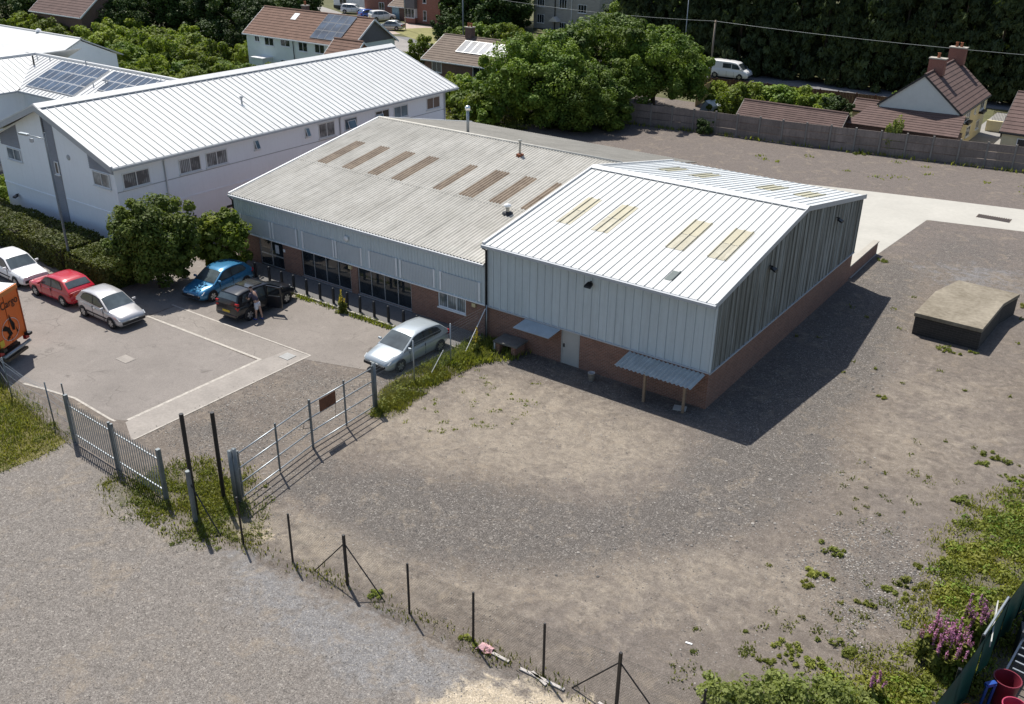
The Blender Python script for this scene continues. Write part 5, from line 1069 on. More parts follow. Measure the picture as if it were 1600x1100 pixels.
u5 = thing('utility_pole', 'dark pole rising behind the bungalow roof', 'pole', (-80,100,0)); MB().tube([(-80,100,-.05),(-80,100,8)], [.11,.08], 8).build('pole', M_galvdk, u5, smooth=True); MB().obox((-80,100,7.6),.1,.5,.1).build('crossarm', M_wood, u5)
def cable(a, b, sag): a, b = Vector(a), Vector(b); return [a.lerp(b, t_)-Vector((0,0,sag*4*t_*(1-t_))) for t_ in np.linspace(0, 1, 14)]
wr_ = thing('overhead_cable', 'overhead cable sagging across the dark conifers and big tree', 'cable', (-47.5,105,6.4))
MB().tube(cable((-47.55,105,6.4),(20,106,7.2),.9), .018, 4).build('span', M_galvdk, wr_); MB().tube(cable((-47.55,105,6.4),(-80,100,7.6),.5), .015, 4).build('span', M_galvdk, wr_); MB().tube(cable((-80,100,7.6),(-125,108,7.6),.8), .015, 4).build('span', M_galvdk, wr_)

# ------------------------------------------------------------------ garden fences behind
def boardfence(name, label, pts, h, mt, pitch=.3, parent=None):
    t = thing(name, label, 'fence', (*pts[0], 0)); pos = along(pts, 1.83)
    bmx = MB().box(0,.155,-.012,.012,0,h).mesh('board', mt); pmx = MB().box(-.05,.05,-.05,.05,0,h+.08).mesh('post', mt)
    for i, p in enumerate(pos):
        link('post', pmx, t, Vector((p.x,p.y,-.04))-wloc(t))
        if i+1 < len(pos):
            d = pos[i+1]-p; a = math.atan2(d.y, d.x); m_ = MB()
            for k in range(11): m_.box(.06+k*.158,.06+k*.158+.15,-.012+(k%2)*.012,.004+(k%2)*.012,.04,h)
            if i == 0: pan = m_.mesh('fence_panel', mt)
            link('fence_panel', pan, t, Vector((p.x,p.y,-.04))-wloc(t), (0,0,a))
    return t
boardfence('timber_fence', 'brown timber fence along the road behind the garden shrubs', [(-47,97.2),(-35,98.4),(-23.4,99.2)], 1.65, mat('brown_fence',(.11,.055,.035),.9,var=.3,scale=2))
boardfence('timber_fence', 'pale yellow timber fence running back between two gardens', [(-42.0,90.0),(-43.2,97.0)], 1.75, mat('pale_fence',(.38,.28,.13),.9,var=.2,scale=2))
boardfence('timber_fence', 'dark timber fence between the terrace garden and the bungalow', [(-80,92.5),(-74.5,91.5)], 1.7, mat('brown_fence',(.11,.055,.035),.9))
rl_ = thing('iron_railing', 'black iron railing and gate beside the cottage', 'railing', (-16.2,100.9,0))
for i in range(16): MB().tube([(-16.3+i*.13,100.9,0),(-16.3+i*.13,100.9,1.3)], .015, 4).build('bar', M_black, rl_)
for z in (.2,1.1): MB().box(-16.35,-14.3,100.88,100.92,z,z+.04).build('rail', M_black, rl_)
tag(MB().box(-16.2,-13.8,97.5,97.75,0,.95).build('garden_wall', M_creamy), 'low cream wall in the lane beside the cottage', 'wall')
tag(MB().prism([(-39.9,85.8,.2),(-38.2,85.4,.2),(-38.2,85.4,1.2),(-38.9,85.5,1.7)], (.3,1.4,0)).build('cold_frame', mat('polycarbonate',(.5,.54,.56),.3)), 'small pale grey lean-to frame behind the concrete fence', 'cold frame')
for i,(x,y,c_) in enumerate(((-14.2,95.3,(.03,.03,.03)),(-13.6,95.6,(.05,.06,.05)))):
    t = thing('wheelie_bin', 'dark wheeled bin by the lane, %s of the pair' % ('nearer the cottage' if i == 0 else 'farther from the cottage'), 'bin', (x,y,0)); m = MB(); m.add([(x-.22,y-.28,.06),(x+.22,y-.28,.06),(x+.22,y+.22,.06),(x-.22,y+.22,.06),(x-.28,y-.34,1.0),(x+.28,y-.34,1.0),(x+.28,y+.34,1.0),(x-.28,y+.34,1.0)],[(3,2,1,0),(4,5,6,7),(0,1,5,4),(1,2,6,5),(2,3,7,6),(3,0,4,7)]); m.build('bin_body', mat('bin%d'%i,c_,.6), t); MB().obox((x,y,1.04),.6,.72,.07,0,.03).build('lid', mat('bin%d'%i,c_,.6), t)
# skip compound in the near right corner
gs = thing('green_hoarding', 'green sheeted hoarding with dark posts in the near right corner', 'hoarding', (-.9,24.5,0))
M_gs = mat('green_sheet', (.01,.075,.06), .45, var=.25, scale=2); 
hp_ = [(-1.55,20.2),(-1.3,21.8),(-1.08,23.5),(-.86,25.55),(-.6,27.5),(-.3,29.3)]
for i, ((x0,y0),(x1,y1)) in enumerate(zip(hp_, hp_[1:])):
    m = MB(); P = []
    for k in range(9):
        t_ = k/8; x = x0+(x1-x0)*t_; y = y0+(y1-y0)*t_; b = .05*math.sin(t_*9+i)
        P.append([(x+.03+b,y,0.02),(x+.05+b*.6,y,.9),(x+.04,y,1.95-(.1*t_ if i == 3 else 0))])
    m.grid(P); m.add([(p[0]+.012,p[1],p[2]) for r_ in P for p in r_], [tuple(reversed(f)) for f in m.f[:16]]); m.build('sheet_panel', M_gs, gs, smooth=True)
for (x, y) in hp_: MB().obox((x,y,1.0),.09,.09,2.02,.15).build('post', M_black, gs)
MB().tube([(-1.08,23.5,2.0),(-.86,25.55,2.0)], .035, 6).build('top_rail', M_galv, gs); MB().obox((-.98,24.5,1.75),.03,1.9,.2,.107-.0).build('grey_board', mat('grey_board',(.4,.4,.38),.7), gs)
hb = tag(MB().lathe([(.001,.02),(.26,.02),(.34,.85),(.36,.87),(.36,.9),(.33,.9),(.25,.05),(.001,.05)], (-.25,23.55,0), 24).build('plastic_tub', mat('maroon_tub',(.16,.02,.035),.45), None, auto=True), 'dark red round plastic tub behind the green hoarding', 'tub')
hb = tag(MB().lathe([(.001,.02),(.26,.02),(.3,.7),(.32,.72),(.32,.75),(.29,.75),(.25,.05),(.001,.05)], (.1,22.8,0), 24).build('plastic_tub', mat('pink_tub',(.4,.05,.1),.45), None, auto=True), 'pinkish red tub at the very corner of the picture', 'tub')
bt_ = thing('blue_trestle', 'blue plastic trestle leaning beside the dark red tub', 'trestle', (-.6,23.0,0))
for dx in (-.1,.1): MB().obox((-.58+dx*.8,22.95+dx,.5),.06,.06,1.0,.4,.12).build('leg', mat('blue_plastic',(.015,.06,.28),.4), bt_)
MB().obox((-.58,22.95,.98),.3,.12,.1,.9).build('top', mat('blue_plastic',(.015,.06,.28),.4), bt_)
tag(MB().lathe([(.001,0),(.2,0),(.23,.3),(.2,.32),(.17,.04),(.001,.04)], (-.85,22.45,0), 20).build('orange_tub', mat('orange_tub',(.6,.13,.02),.5), None, auto=True), 'orange plastic bowl at the foot of the blue trestle', 'tub')
ld = thing('storage_rack', 'grey metal rack lying behind the green hoarding', 'rack', (-.1,25.2,0))
for dx in (0,.55): MB().obox((-.25+dx,25.2,.75),.05,2.2,.06,-.1,.1).build('side_rail', M_galv, ld)
for k in range(7): MB().obox((.02,24.3+k*.3,.66+k*.03),.5,.05,.04,-.1).build('rung', M_galv, ld)
for k in range(2): MB().obox((.0,25.9+k*.6,.5),.7,.5,1.0,.2).build('grey_crate', mat('grey_crate',(.06,.065,.07),.6), ld)
# strip of debris along the foreground fence
for i, (a, b, lb) in enumerate((((-12.55,16.72),(-11.95,16.72),'white plastic strip lying by the fence next to pink rag'),((-11.55,16.7),(-10.1,16.78),'long split pale plank lying under the chain link fence'),((-11.2,16.8),(-10.6,16.62),'short pale plank crossing the long split plank'),((-9.1,16.95),(-8.5,16.85),'thin grey rod on the ground near the braced fence post'))):
    d = Vector(b)-Vector(a); c = (Vector(a)+Vector(b))/2; tag(MB().obox((c.x,c.y,.04),d.length,.09,.04,math.atan2(d.y,d.x)).build('debris_plank', mat('bleached_plank',(.5,.46,.42),.9,var=.2)), lb, 'debris')
m = MB(); rr = random.Random(4); P = [[(-13.0+i*.09+rr.uniform(-.03,.03),16.55+k*.09+rr.uniform(-.03,.03),.03+rr.uniform(0,.12)) for k in range(5)] for i in range(6)]; tag(m.grid(P).build('plastic_rag', mat('pink_plastic',(.55,.33,.34),.6)), 'crumpled pink and white plastic at the foot of a fence post', 'rag')
tag(MB().obox((-8.15,20.5,.015),.2,.06,.02,.2).build('litter', M_whitetrim), 'tiny white scrap lying on the open gravel', 'litter')
tag(MB().obox((-8.95,47.0,.02+.0),.0+.01,.01,.01).build('litter_chip', M_whitetrim), 'tiny white chip at the foot of the ramp', 'litter') if 0 else None
# ------------------------------------------------------------------ vegetation
L_green = leafmat('leaf_mid_green', (.036,.078,.013), (.15,.24,.036), .28, (.25,.32,.04))
L_dark = leafmat('leaf_dark_green', (.018,.040,.012), (.06,.105,.025), .25, (.085,.13,.03))
L_bright = leafmat('leaf_yellow_green', (.075,.12,.018), (.23,.31,.045), .42, (.30,.34,.05))
L_conif = leafmat('conifer_foliage', (.014,.025,.012), (.060,.085,.032), .2, (.10,.125,.042))
L_hedge = leafmat('hedge_leaf', (.045,.064,.016), (.13,.155,.038), .3, (.18,.18,.045))
L_grass = leafmat('grass_blade', (.13,.15,.026), (.33,.34,.065), .45, (.42,.38,.09))
L_weed = leafmat('weed_leaf', (.09,.12,.025), (.25,.29,.06), .45, (.33,.31,.07))
L_pink = leafmat('willowherb_flower', (.30,.10,.26), (.50,.24,.42), .35, (.45,.2,.38))
L_yel = leafmat('ragwort_flower', (.45,.33,.02), (.65,.5,.03), .3, (.6,.45,.03))
M_bark = mat('bark', (.09,.07,.05), .95, var=.3, scale=4, bump=.4, bscale=20)
def leaves(C, Rr, per, size, g, elong=1.0, droop=0., shell=.45, flat=.85):
    """leaf quads scattered through clump spheres C (n,3) radius Rr (n,)"""
    n = len(C); ci = np.repeat(np.arange(n), per); N = len(ci)
    d = unit(g.normal(size=(N,3))); r_ = Rr[ci]*(1-shell*g.random(N)**1.5)
    p = C[ci]+d*r_[:,None]*np.array([1,1,flat])
    nr = unit(d*.75+g.normal(size=(N,3))*.5+np.array([0,0,.55]))
    t_ = unit(np.cross(nr, g.normal(size=(N,3))))
    if droop: t_ = unit(t_*(1-droop)+np.array([0,0,-1.])*droop); 
    b = unit(np.cross(nr, t_)); s = size*(.6+.8*g.random(N)); a = t_*(s*.55*elong)[:,None]; w_ = b*(s*.34)[:,None]; fold = nr*(s*.08)[:,None]
    V = np.stack([p+a, p+w_+fold, p-a, p-w_+fold], 1).reshape(-1,3); F = np.arange(4*N).reshape(-1,4)
    ct = g.random(n); tint = np.clip(ct[ci]*.55+g.random(N)*.45, 0, 1)
    return V, F, tint
def crown_clumps(g, rx, ry, rz, n, z0, cr, lobes=5, inner=.55, low=-.55):
    u = unit(g.normal(size=(n*3,3))); u = u[u[:,2] > low][:n]; m_ = len(u)
    lb = unit(g.normal(size=(lobes,3))*np.array([1,1,.6])); bulge = 1+.22*np.max((u@lb.T)**3, axis=1)-.12*g.random(m_)
    rad = inner+(1-inner)*g.random(m_)**.5
    k = g.random(m_) < .22; rad = np.where(k, 1.02+.16*g.random(m_), rad); sz_ = np.where(k, .35+.3*g.random(m_), .7+.6*g.random(m_))
    C = u*(rad*bulge)[:,None]*np.array([rx,ry,rz]); C[:,2] += z0
    return C, cr*sz_
def tree_mesh(seed, rx, ry, rz, z0, nclump, cr, per, size, mt, **kw):
    g = np.random.default_rng(seed); C, Rr = crown_clumps(g, rx, ry, rz, nclump, z0, cr, low=kw.pop('low', -.55)); V, F, T = leaves(C, Rr, per, size, g, **kw); V[:,2] = np.maximum(V[:,2], .02)
    return npmesh('crown', V, F, mt, T), C
def trunk_mesh(seed, h, r_, C, nl=7):
    g = random.Random(seed); m = MB(); top = Vector((g.uniform(-.1,.1)*h, g.uniform(-.1,.1)*h, h))
    m.tube([(0,0,-.1),(top.x*.4,top.y*.4,h*.5),top], [r_,r_*.75,r_*.4], 8)
    idx = [g.randrange(len(C)) for _ in range(nl)]
    for i in idx:
        t_ = g.uniform(.35,.9); s_ = top*t_; s_.z = h*t_; e = Vector(C[i]); md = s_.lerp(e,.5)+Vector((0,0,-.1*h*g.random())); m.tube([s_,md,e], [r_*.4,r_*.25,r_*.08], 6)
    return m.mesh('trunk', M_bark, True)
VEG = {}
def plant(kind, name, label, cat, x, y, s=1., sz=None, rz=None, group=None, z=0):
    cm, tm = VEG[kind]; t = thing(name, label, cat, (x,y,z), 0, group); t.rotation_euler.z = rz if rz is not None else random.uniform(0,6.28); t.scale = (s,s,sz or s)
    link('crown', cm, t); link('trunk', tm, t); return t
def reg(kind, seed, rx, ry, rz, z0, ncl, cr, per, size, mt, th, tr_, **kw):
    cm, C = tree_mesh(seed, rx, ry, rz, z0, ncl, cr, per, size, mt, **kw); VEG[kind] = (cm, trunk_mesh(seed, th, tr_, C))
reg('bigA', 1, 6.2,5.4,3.5, 4.3, 170, 1.1, 330, .25, L_green, 4.6, .32)
reg('bigB', 2, 5.4,5.6,3.7, 4.4, 160, 1.05, 330, .25, L_green, 4.6, .32); reg('bigC', 13, 5.6,5.2,4.3, 3.8, 190, 1.05, 320, .25, L_green, 4.6, .32, low=-.95)
reg('dkA', 3, 3.6,3.6,4.2, 3.7, 110, .95, 190, .29, L_dark, 4.5, .26, low=-.97); reg('dkB', 4, 4.2,3.8,5.0, 4.4, 120, 1.05, 190, .30, L_dark, 5.5, .28, low=-.97)
reg('bushA', 5, 1.35,1.35,1.0, .95, 46, .42, 110, .19, L_bright, .9, .08, low=-.8); reg('bushB', 6, 1.5,1.2,.95, .85, 46, .42, 110, .19, L_green, .9, .08, low=-.8); reg('bushC', 7, 1.2,1.4,1.2, 1.05, 46, .42, 110, .18, L_bright, .9, .08, low=-.8); reg('bushD', 8, 1.3,1.3,1.1, 1.0, 46, .4, 110, .17, L_dark, .9, .08, low=-.8)
reg('carbush', 9, 2.15,1.85,2.15, 2.35, 150, .55, 190, .16, leafmat('shrub_leaf', (.034,.052,.011), (.115,.16,.03), .3, (.17,.20,.035)), 2.2, .16, low=-.85)
reg('laurel', 10, 1.25,1.15,1.7, 1.9, 70, .45, 120, .24, leafmat('laurel_leaf', (.075,.115,.018), (.23,.30,.042), .4, (.32,.34,.06)), 2.0, .1, low=-.85)
def conifer_mesh(seed, h, r0):
    g = np.random.default_rng(seed); n = 230; z = g.random(n)**.85*h; rr = r0*(1-.72*(z/h)**1.3)*(.75+.3*g.random(n)); a = g.random(n)*6.283
    C = np.stack([np.cos(a)*rr, np.sin(a)*rr, z*.97+.2], 1); Rr = .55*(1-.5*z/h)*(.7+.6*g.random(n)); V, F, T = leaves(C, Rr, 62, .42, g, elong=1.5, droop=.55); V[:,2] = np.maximum(V[:,2], .02)
    t = MB().tube([(0,0,-.1),(0,0,h*.95)], [.22,.04], 8).mesh('trunk', M_bark, True); return npmesh('crown', V, F, L_conif, T), t
for i in range(3): VEG['con%d' % i] = conifer_mesh(20+i, 11.5+i*1.5, 2.3+.2*i)
rs = random.Random(11)
# the big deciduous group behind the workshop
plant('bigC','broadleaf_tree','broad green tree nearest the corrugated roof behind the workshop','tree',-50.5,75.2,.93,.95,1.0)
plant('bigA','broadleaf_tree','tallest broad green tree in the middle of the big clump','tree',-49.5,83.5,1.08,1.02,2.2)
plant('bigB','broadleaf_tree','right hand broad tree shading the end of the concrete fence','tree',-43.6,83.8,.86,.9,4.1)
plant('bigC','broadleaf_tree','dark lower tree filling the shaded front of the clump','tree',-46.3,75.6,.72,.66,.4)
plant('bigA','broadleaf_tree','pale green tree rising behind the big clump at the top edge','tree',-62,118,.95,1.05,5.0)
# bushes: (kind, x, y, scale, label)
B_ = [('bushA',-68,83.0,.55,'low leafy shrub under the bungalow window on the right'),('bushB',-62.4,77.8,1.35,'rounded bright shrub just right of the white office corner'),('bushC',-60.2,74.0,1.3,'tall weedy shrub behind the far corner of the workshop roof'),('bushA',-60.5,80.2,.95,'yellow green shrub below the bungalow tall window'),('bushB',-57.3,72.5,1.3,'green shrub behind the shiny flue'),('bushA',-55.2,70.5,1.25,'yellow green shrub close behind the workshop rear roof'),('bushD',-56.6,77.2,1.3,'small dark clipped shrub among bright bushes'),('bushB',-53.6,70.2,1.2,'leafy shrub at the foot of the big tree clump'),('bushC',-64.0,82.6,.6,'shrub standing at the bungalow wall between its windows'),('bushB',-65.6,79.6,.8,'shrub in the garden just left of the bungalow shrubs'),('bushB',-57,82,1.6,'dense shrub between the bungalow and the big trees'),('bushC',-56.6,87,1.9,'tall shrub covering the right end of the bungalow'),('bushD',-53.5,78.5,1.8,'dark shrub under the left edge of the big clump'),
 ('bushC',-81.6,93.0,1.25,'tall loose shrub left of the bungalow roof'),('bushD',-91.2,110.2,1.5,'round dark bush at the corner of the dry lawn'),('bushB',-87.8,109.0,1.3,'left round bush of the clipped row behind the bungalow'),('bushB',-85.3,109.8,1.3,'middle round bush of the clipped row behind the bungalow'),('bushB',-82.8,110.6,1.3,'right round bush of the clipped row behind the bungalow'),('bushA',-80.4,111.2,1.3,'end bush of the clipped row beside the big tree'),
 ('bushA',-37.2,86.9,1.35,'golden green garden shrub nearest the concrete fence'),('bushA',-37.4,91.5,1.45,'golden green garden shrub beside the pale fence'),('bushB',-35.2,93.6,1.6,'rounded green garden shrub in the middle of the garden'),('bushC',-32.6,93.4,1.15,'light green garden shrub behind the long outbuilding'),('bushB',-30.6,94.0,1.3,'tall garden shrub in front of the brown fence'),('bushD',-28.6,92.5,1.1,'small dark garden shrub beside the tiny cream shed'),('bushC',-27.7,85.7,1.2,'bright leafy shrub between the outbuilding and the lean-to'),('bushA',-42.5,95.5,.9,'small bright shrub behind the pale yellow fence'),('bushD',-41.2,99.2,.6,'dark shrub by the road near the white van'),('bushB',-25.6,103.5,.8,'low green bush on the roadside wall'),
 ('bushD',-36.2,79.8,.55,'small dark bush against the foot of the concrete fence')]
for k, x, y, s, lb in B_: plant(k, 'garden_shrub', lb, 'shrub', x, y, s, s*rs.uniform(.85,1.1))
# wild scrub on the bank behind the offices
SC_ = [(-93,60,1.7),(-88,64,1.7),(-82,63.5,1.7),(-78,65,1.6),(-100,62.5,1.9),(-104,66.5,2.0),(-98,71.5,2.0),(-103,76.5,2.0),(-110,74,2.0),(-93.5,66.5,1.8),(-87.5,60,1.6),(-116,69.5,2.0),(-118,77,2.0),(-111,78.5,1.9),(-95.5,78.5,1.8),(-83,58.5,1.5),(-136,72,2.2),(-131,71.5,2.0),(-128,74,2.1),(-119,74.5,2.2),(-115.5,73,2.2),(-107,70.3,2.2),(-107,74,2.2),(-98.2,68.4,2.1),(-96.6,64.2,1.9),(-95,69,2.0),(-101.5,74.5,2.2),(-96.2,73,1.9),(-91.5,70.4,1.7),(-114.4,78.4,2.2),(-107.4,77.3,2.2),(-122,79,2.0),(-90,66.5,1.9),(-86,69.3,1.5),(-84.5,66.4,1.7),(-80,67.2,1.7),(-77.5,69.2,1.4),(-101,66,2.0),(-92,62,1.8),(-85,61.5,1.7),(-110,65,2.0),(-120,68,2.0),(-104,70,2.0),(-91.8,75.5,1.7),(-112,70,2.1),(-125,70,2.0)]
place_w = ['far left','beside the white warehouse ridge','behind the white warehouse','mid bank','by the dark trees','near the terrace end','in front of the terrace','lower bank']
for i, (x, y, s) in enumerate(sorted(SC_)):
    k = ('bushA','bushC','bushB','bushC')[i % 4]
    s *= .74; plant(k, 'wild_bush', 'wild %s bush on the overgrown bank, %s from the left' % ('green' if k == 'bushB' else 'yellow green', ORD[i]), 'bush', x, y, s, s*rs.uniform(.8,1.15), group='wild bushes on the bank behind the offices')
DK_ = [(-119.5,77.5,.75),(-131,80.5,.8),(-147,78,1.1),(-139,77.5,1.0),(-133,84,1.0),(-118.5,82.5,.92),(-122,88.5,1.1),(-112,87.5,1.1),(-105,84.5,.95),(-124,101,1.1),(-127,94,1.0),(-99,82,.75),(-117,93,1.1),(-100,90,1.0),(-108,96,1.0)]
for i, (x, y, s) in enumerate(sorted(DK_)): plant('dkA' if i % 2 else 'dkB', 'bank_tree', 'dark leafy tree above the overgrown bank, %s from the left' % ORD[i], 'tree', x, y, s, s*rs.uniform(.9,1.1), group='dark trees above the bank')
for i,(x,y,s) in enumerate(((-97.5,121.5,2.3),(-94.6,122,2.5),(-91.6,121.6,2.4),(-96,125,2.8),(-92.5,126,2.8),(-66.5,119,2.2))): plant('bushD','undergrowth_bush','dark bush under the trees by the stone flats, %s from the left'%ORD[i],'bush',x,y,s,s,group='dark bushes under the roadside trees')
D2_ = [(-98,124,1.0),(-94.5,126,1.1),(-91.5,124.5,.95),(-98.5,130,1.2),(-69,125,1.0),(-64,118,1.0),(-60,124,1.2)]
for i, (x, y, s) in enumerate(sorted(D2_)): plant('dkB', 'roadside_tree', 'dark broadleaf tree flanking the stone flats, %s from the left' % ORD[i], 'tree', x, y, s, s, group='dark trees round the stone flats')
CO_ = []
for i in range(22): CO_.append((-62+i*3.05+rs.uniform(-.5,.5), 111.6+rs.uniform(-.4,1.0)+max(0,(-62+i*3.05+40))*.035, rs.uniform(.9,1.12), 0))
for i in range(16): CO_.append((-60+i*4.2+rs.uniform(-.8,.8), 119+rs.uniform(-1,1.5), rs.uniform(.95,1.2), 1))
for row in (0, 1):
    for i, (x, y, s, _) in enumerate(sorted(c for c in CO_ if c[3] == row)):
        plant('con%d' % (i % 3), 'conifer_tree', 'tall dark conifer in the %s row across the road, %s from the left' % (('front','back')[row], ORD[i]), 'tree', x, y, s, s, group='conifers across the road')
plant('dkA','roadside_tree','pale broadleaf tree among the conifers at the right edge','tree',-14.5,114.8,.8,.75)
plant('carbush','round_shrub','large rounded green shrub between the hedge and the blue car','shrub',-43.7,28.0,.98,1.08,.7)
plant('laurel','yellow_green_shrub','yellow green laurel at the left corner of the workshop','shrub',-42.35,31.5,.95,.98,.3)
# clipped hedges
def hedge(label, x0, x1, y0, y1, h, seed):
    g = np.random.default_rng(seed); t = thing('clipped_hedge', label, 'hedge', (x0,y0,0)); L_, W_ = x1-x0, y1-y0; N = int(900*(L_*W_+2*h*(L_+W_))**1.0); N = min(N, 30000)
    ar = np.array([L_*W_, L_*h, L_*h, W_*h, W_*h]); f = g.choice(5, N, p=ar/ar.sum()); u, v = g.random(N), g.random(N)
    top = f == 0; p = np.zeros((N,3)); nr = np.zeros((N,3))
    p[top] = np.stack([u*L_, v*W_, np.full(N,h)], 1)[top]; nr[top] = (0,0,1)
    for q, (ny, yy) in ((1,(-1,0)),(2,(1,W_))): k = f == q; p[k] = np.stack([u*L_, np.full(N,yy), v*h], 1)[k]; nr[k] = (0,ny,0)
    for q, (nx, xx) in ((3,(-1,0)),(4,(1,L_))): k = f == q; p[k] = np.stack([np.full(N,xx), u*W_, v*h], 1)[k]; nr[k] = (nx,0,0)
    wob = .07*np.sin(p[:,0]*1.3+p[:,1])+.05*np.sin(p[:,0]*3.1+p[:,2]*4); p += nr*(wob+g.normal(size=N)*.05)[:,None]
    nn = unit(nr*.8+g.normal(size=(N,3))*.55); t_ = unit(np.cross(nn, g.normal(size=(N,3)))); b = np.cross(nn, t_); s = .075*(.6+.8*g.random(N))
    V = np.stack([p+t_*s[:,None], p+b*s[:,None]*.6, p-t_*s[:,None], p-b*s[:,None]*.6], 1).reshape(-1,3); V[:,2] = np.maximum(V[:,2], .01)
    link('foliage', npmesh('foliage', V, np.arange(4*N).reshape(-1,4), L_hedge, g.random(N)), t)
    MB().box(.1,L_-.1,.1,W_-.1,0,h-.1).build('branches', mat('hedge_interior',(.05,.045,.03),.95), None).parent = t
hedge('long clipped hedge running left below the white gable', -66, -49.9, 26.1, 28.9, 1.38, 31); hedge('shorter clipped hedge between the lamp post and the round shrub', -49.3, -45.3, 26.0, 28.3, 1.28, 32)

# ------------------------------------------------------------------ grass, weeds and stones
def blades(pts, h, g, width=.03, lean=.45, mt=L_grass, name='grass'):
    N = len(pts); hh = h*(.5+g.random(N)) if np.isscalar(h) else h*(.6+.6*g.random(N)); a = g.random(N)*6.283; d = np.stack([np.cos(a), np.sin(a), np.zeros(N)], 1); w_ = np.stack([-np.sin(a), np.cos(a), np.zeros(N)], 1)*width*.5*(.6+.8*g.random(N))[:,None]
    p = np.concatenate([pts, np.zeros((N,1))], 1); m1 = p+d*(hh*lean*.4)[:,None]+np.array([0,0,1])*(hh*.6)[:,None]; tp = p+d*(hh*lean)[:,None]+np.array([0,0,1])*hh[:,None]
    V = np.stack([p-w_, p+w_, m1+w_*.8, m1-w_*.8, tp], 1).reshape(-1,3); i = np.arange(N)*5; F = np.concatenate([np.stack([i,i+1,i+2,i+3],1), np.stack([i+3,i+2,i+4,i+4],1)]); 
    F3 = np.concatenate([np.stack([i,i+1,i+2],1), np.stack([i,i+2,i+3],1), np.stack([i+3,i+2,i+4],1)]); tint = np.tile(g.random(N), 3)
    return npmesh(name, V, F3, mt, tint)
def inpoly(poly, n, g, edge=.5, clumpy=True):
    P = np.array(poly); lo_, hi = P.min(0)-edge, P.max(0)+edge; q = lo_+(hi-lo_)*g.random((n*6,2)); s = pip(q[:,0], q[:,1], poly); keep = g.random(len(q)) < np.clip(s/edge*.5+.5, 0, 1)
    if clumpy:
        nz = np.sin(q[:,0]*2.1+1.3*np.sin(q[:,1]*1.7))*np.sin(q[:,1]*2.6+np.sin(q[:,0]*1.1)); keep &= g.random(len(q)) < np.clip(.55+.6*nz, .08, 1)
    return q[keep][:n]
g = np.random.default_rng(99)
def grass(name, label_poly, n, h, mt=L_grass, width=.03, edge=.5, clumpy=True): stuff(link(name, blades(inpoly(label_poly, n, g, edge, clumpy), h, g, width, .5, mt, name)))
sheet('grass_verge_soil', [(-33.0,15.9),(-32.8,14.6),(-33.0,13.2),(-40,9),(-60,6),(-60,17.2),(-40,16.9),(-36,16.3)], .008, mat('verge_soil',(.13,.115,.05),.95,var=.3,scale=1.5,col2=(.17,.15,.06)))
grass('grass_verge', [(-33.1,15.9),(-32.9,14.6),(-33.2,13.2),(-41,9),(-46,8.5),(-46,17),(-39,16.8),(-36,16.3)], 42000, .11, width=.024, edge=.4, clumpy=False)
grass('grass_verge_tall', [(-35,16.2),(-34,14.5),(-40,11),(-44,14),(-40,16.9)], 3500, .22, L_grass, .024, .8)
grass('weedy_verge', [(-28.6,15.5),(-28.0,16.6),(-27.6,17.6),(-25.8,18.2),(-24.5,17.6),(-22.8,16.1),(-23.6,15.5),(-25.6,15.3),(-27.5,15.0)], 8000, .09, L_grass, .028, 1.1)
grass('weedy_verge_green', [(-27.6,15.9),(-27.4,17.6),(-25.8,18.0),(-24.4,17.5),(-24.2,15.8),(-25.2,15.3)], 2500, .12, L_weed, .04, 1.0)
grass('fence_strip_grass', [(-24.7,24.9),(-25.7,26.6),(-26.0,28.2),(-25.7,31.0),(-25.9,33.2),(-24.6,33.2),(-24.5,31.3),(-24.7,28.1),(-24.2,25.1)], 20000, .15, L_grass, .028, .4)
grass('fence_strip_weeds', [(-25.9,29.5),(-25.7,31.5),(-25.8,33.3),(-23.2,33.4),(-23.4,32.6),(-24.6,31.0)], 5000, .24, L_weed, .05, .4)
grass('corner_grass', [(-.4,36.5),(-1.6,35),(-2.6,33),(-3.1,29.6),(-2.5,28.4),(-2.9,26),(-2.5,24.2),(-3.6,22.2),(-4.2,20.6),(-2,17.5),(-1.7,20),(-1.2,23.5),(-.9,25.6),(-.5,28),(1,31)], 30000, .09, L_grass, .028, 1.0)
grass('corner_weeds', [(-.8,35.5),(-2.3,33),(-2.9,29.6),(-2.3,28.4),(-2.7,26),(-2.3,24.2),(-3.4,22.4),(-2,19),(-1.3,23.5),(-1.0,25.6),(-.6,28),(0,31)], 9000, .12, L_weed, .045, 1.0)
grass('kerb_weeds', [(-37,31.45),(-27.5,31.45),(-27.5,31.72),(-37,31.72)], 900, .16, L_weed, .05, .1)
grass('fence_foot_weeds', [(-22.3,15.5),(-18,16.1),(-10,16.6),(-8,16.9),(-8,17.2),(-14,16.9),(-20,16.4),(-22.3,16)], 1000, .13, L_grass, .03, .2)
grass('rear_fence_weeds', [(-46,78.2),(-35,79.8),(-17,82.2),(-5,84.2),(-5,84.6),(-17,82.6),(-35,80.3),(-46,78.6)], 2500, .3, L_weed, .08, .3)
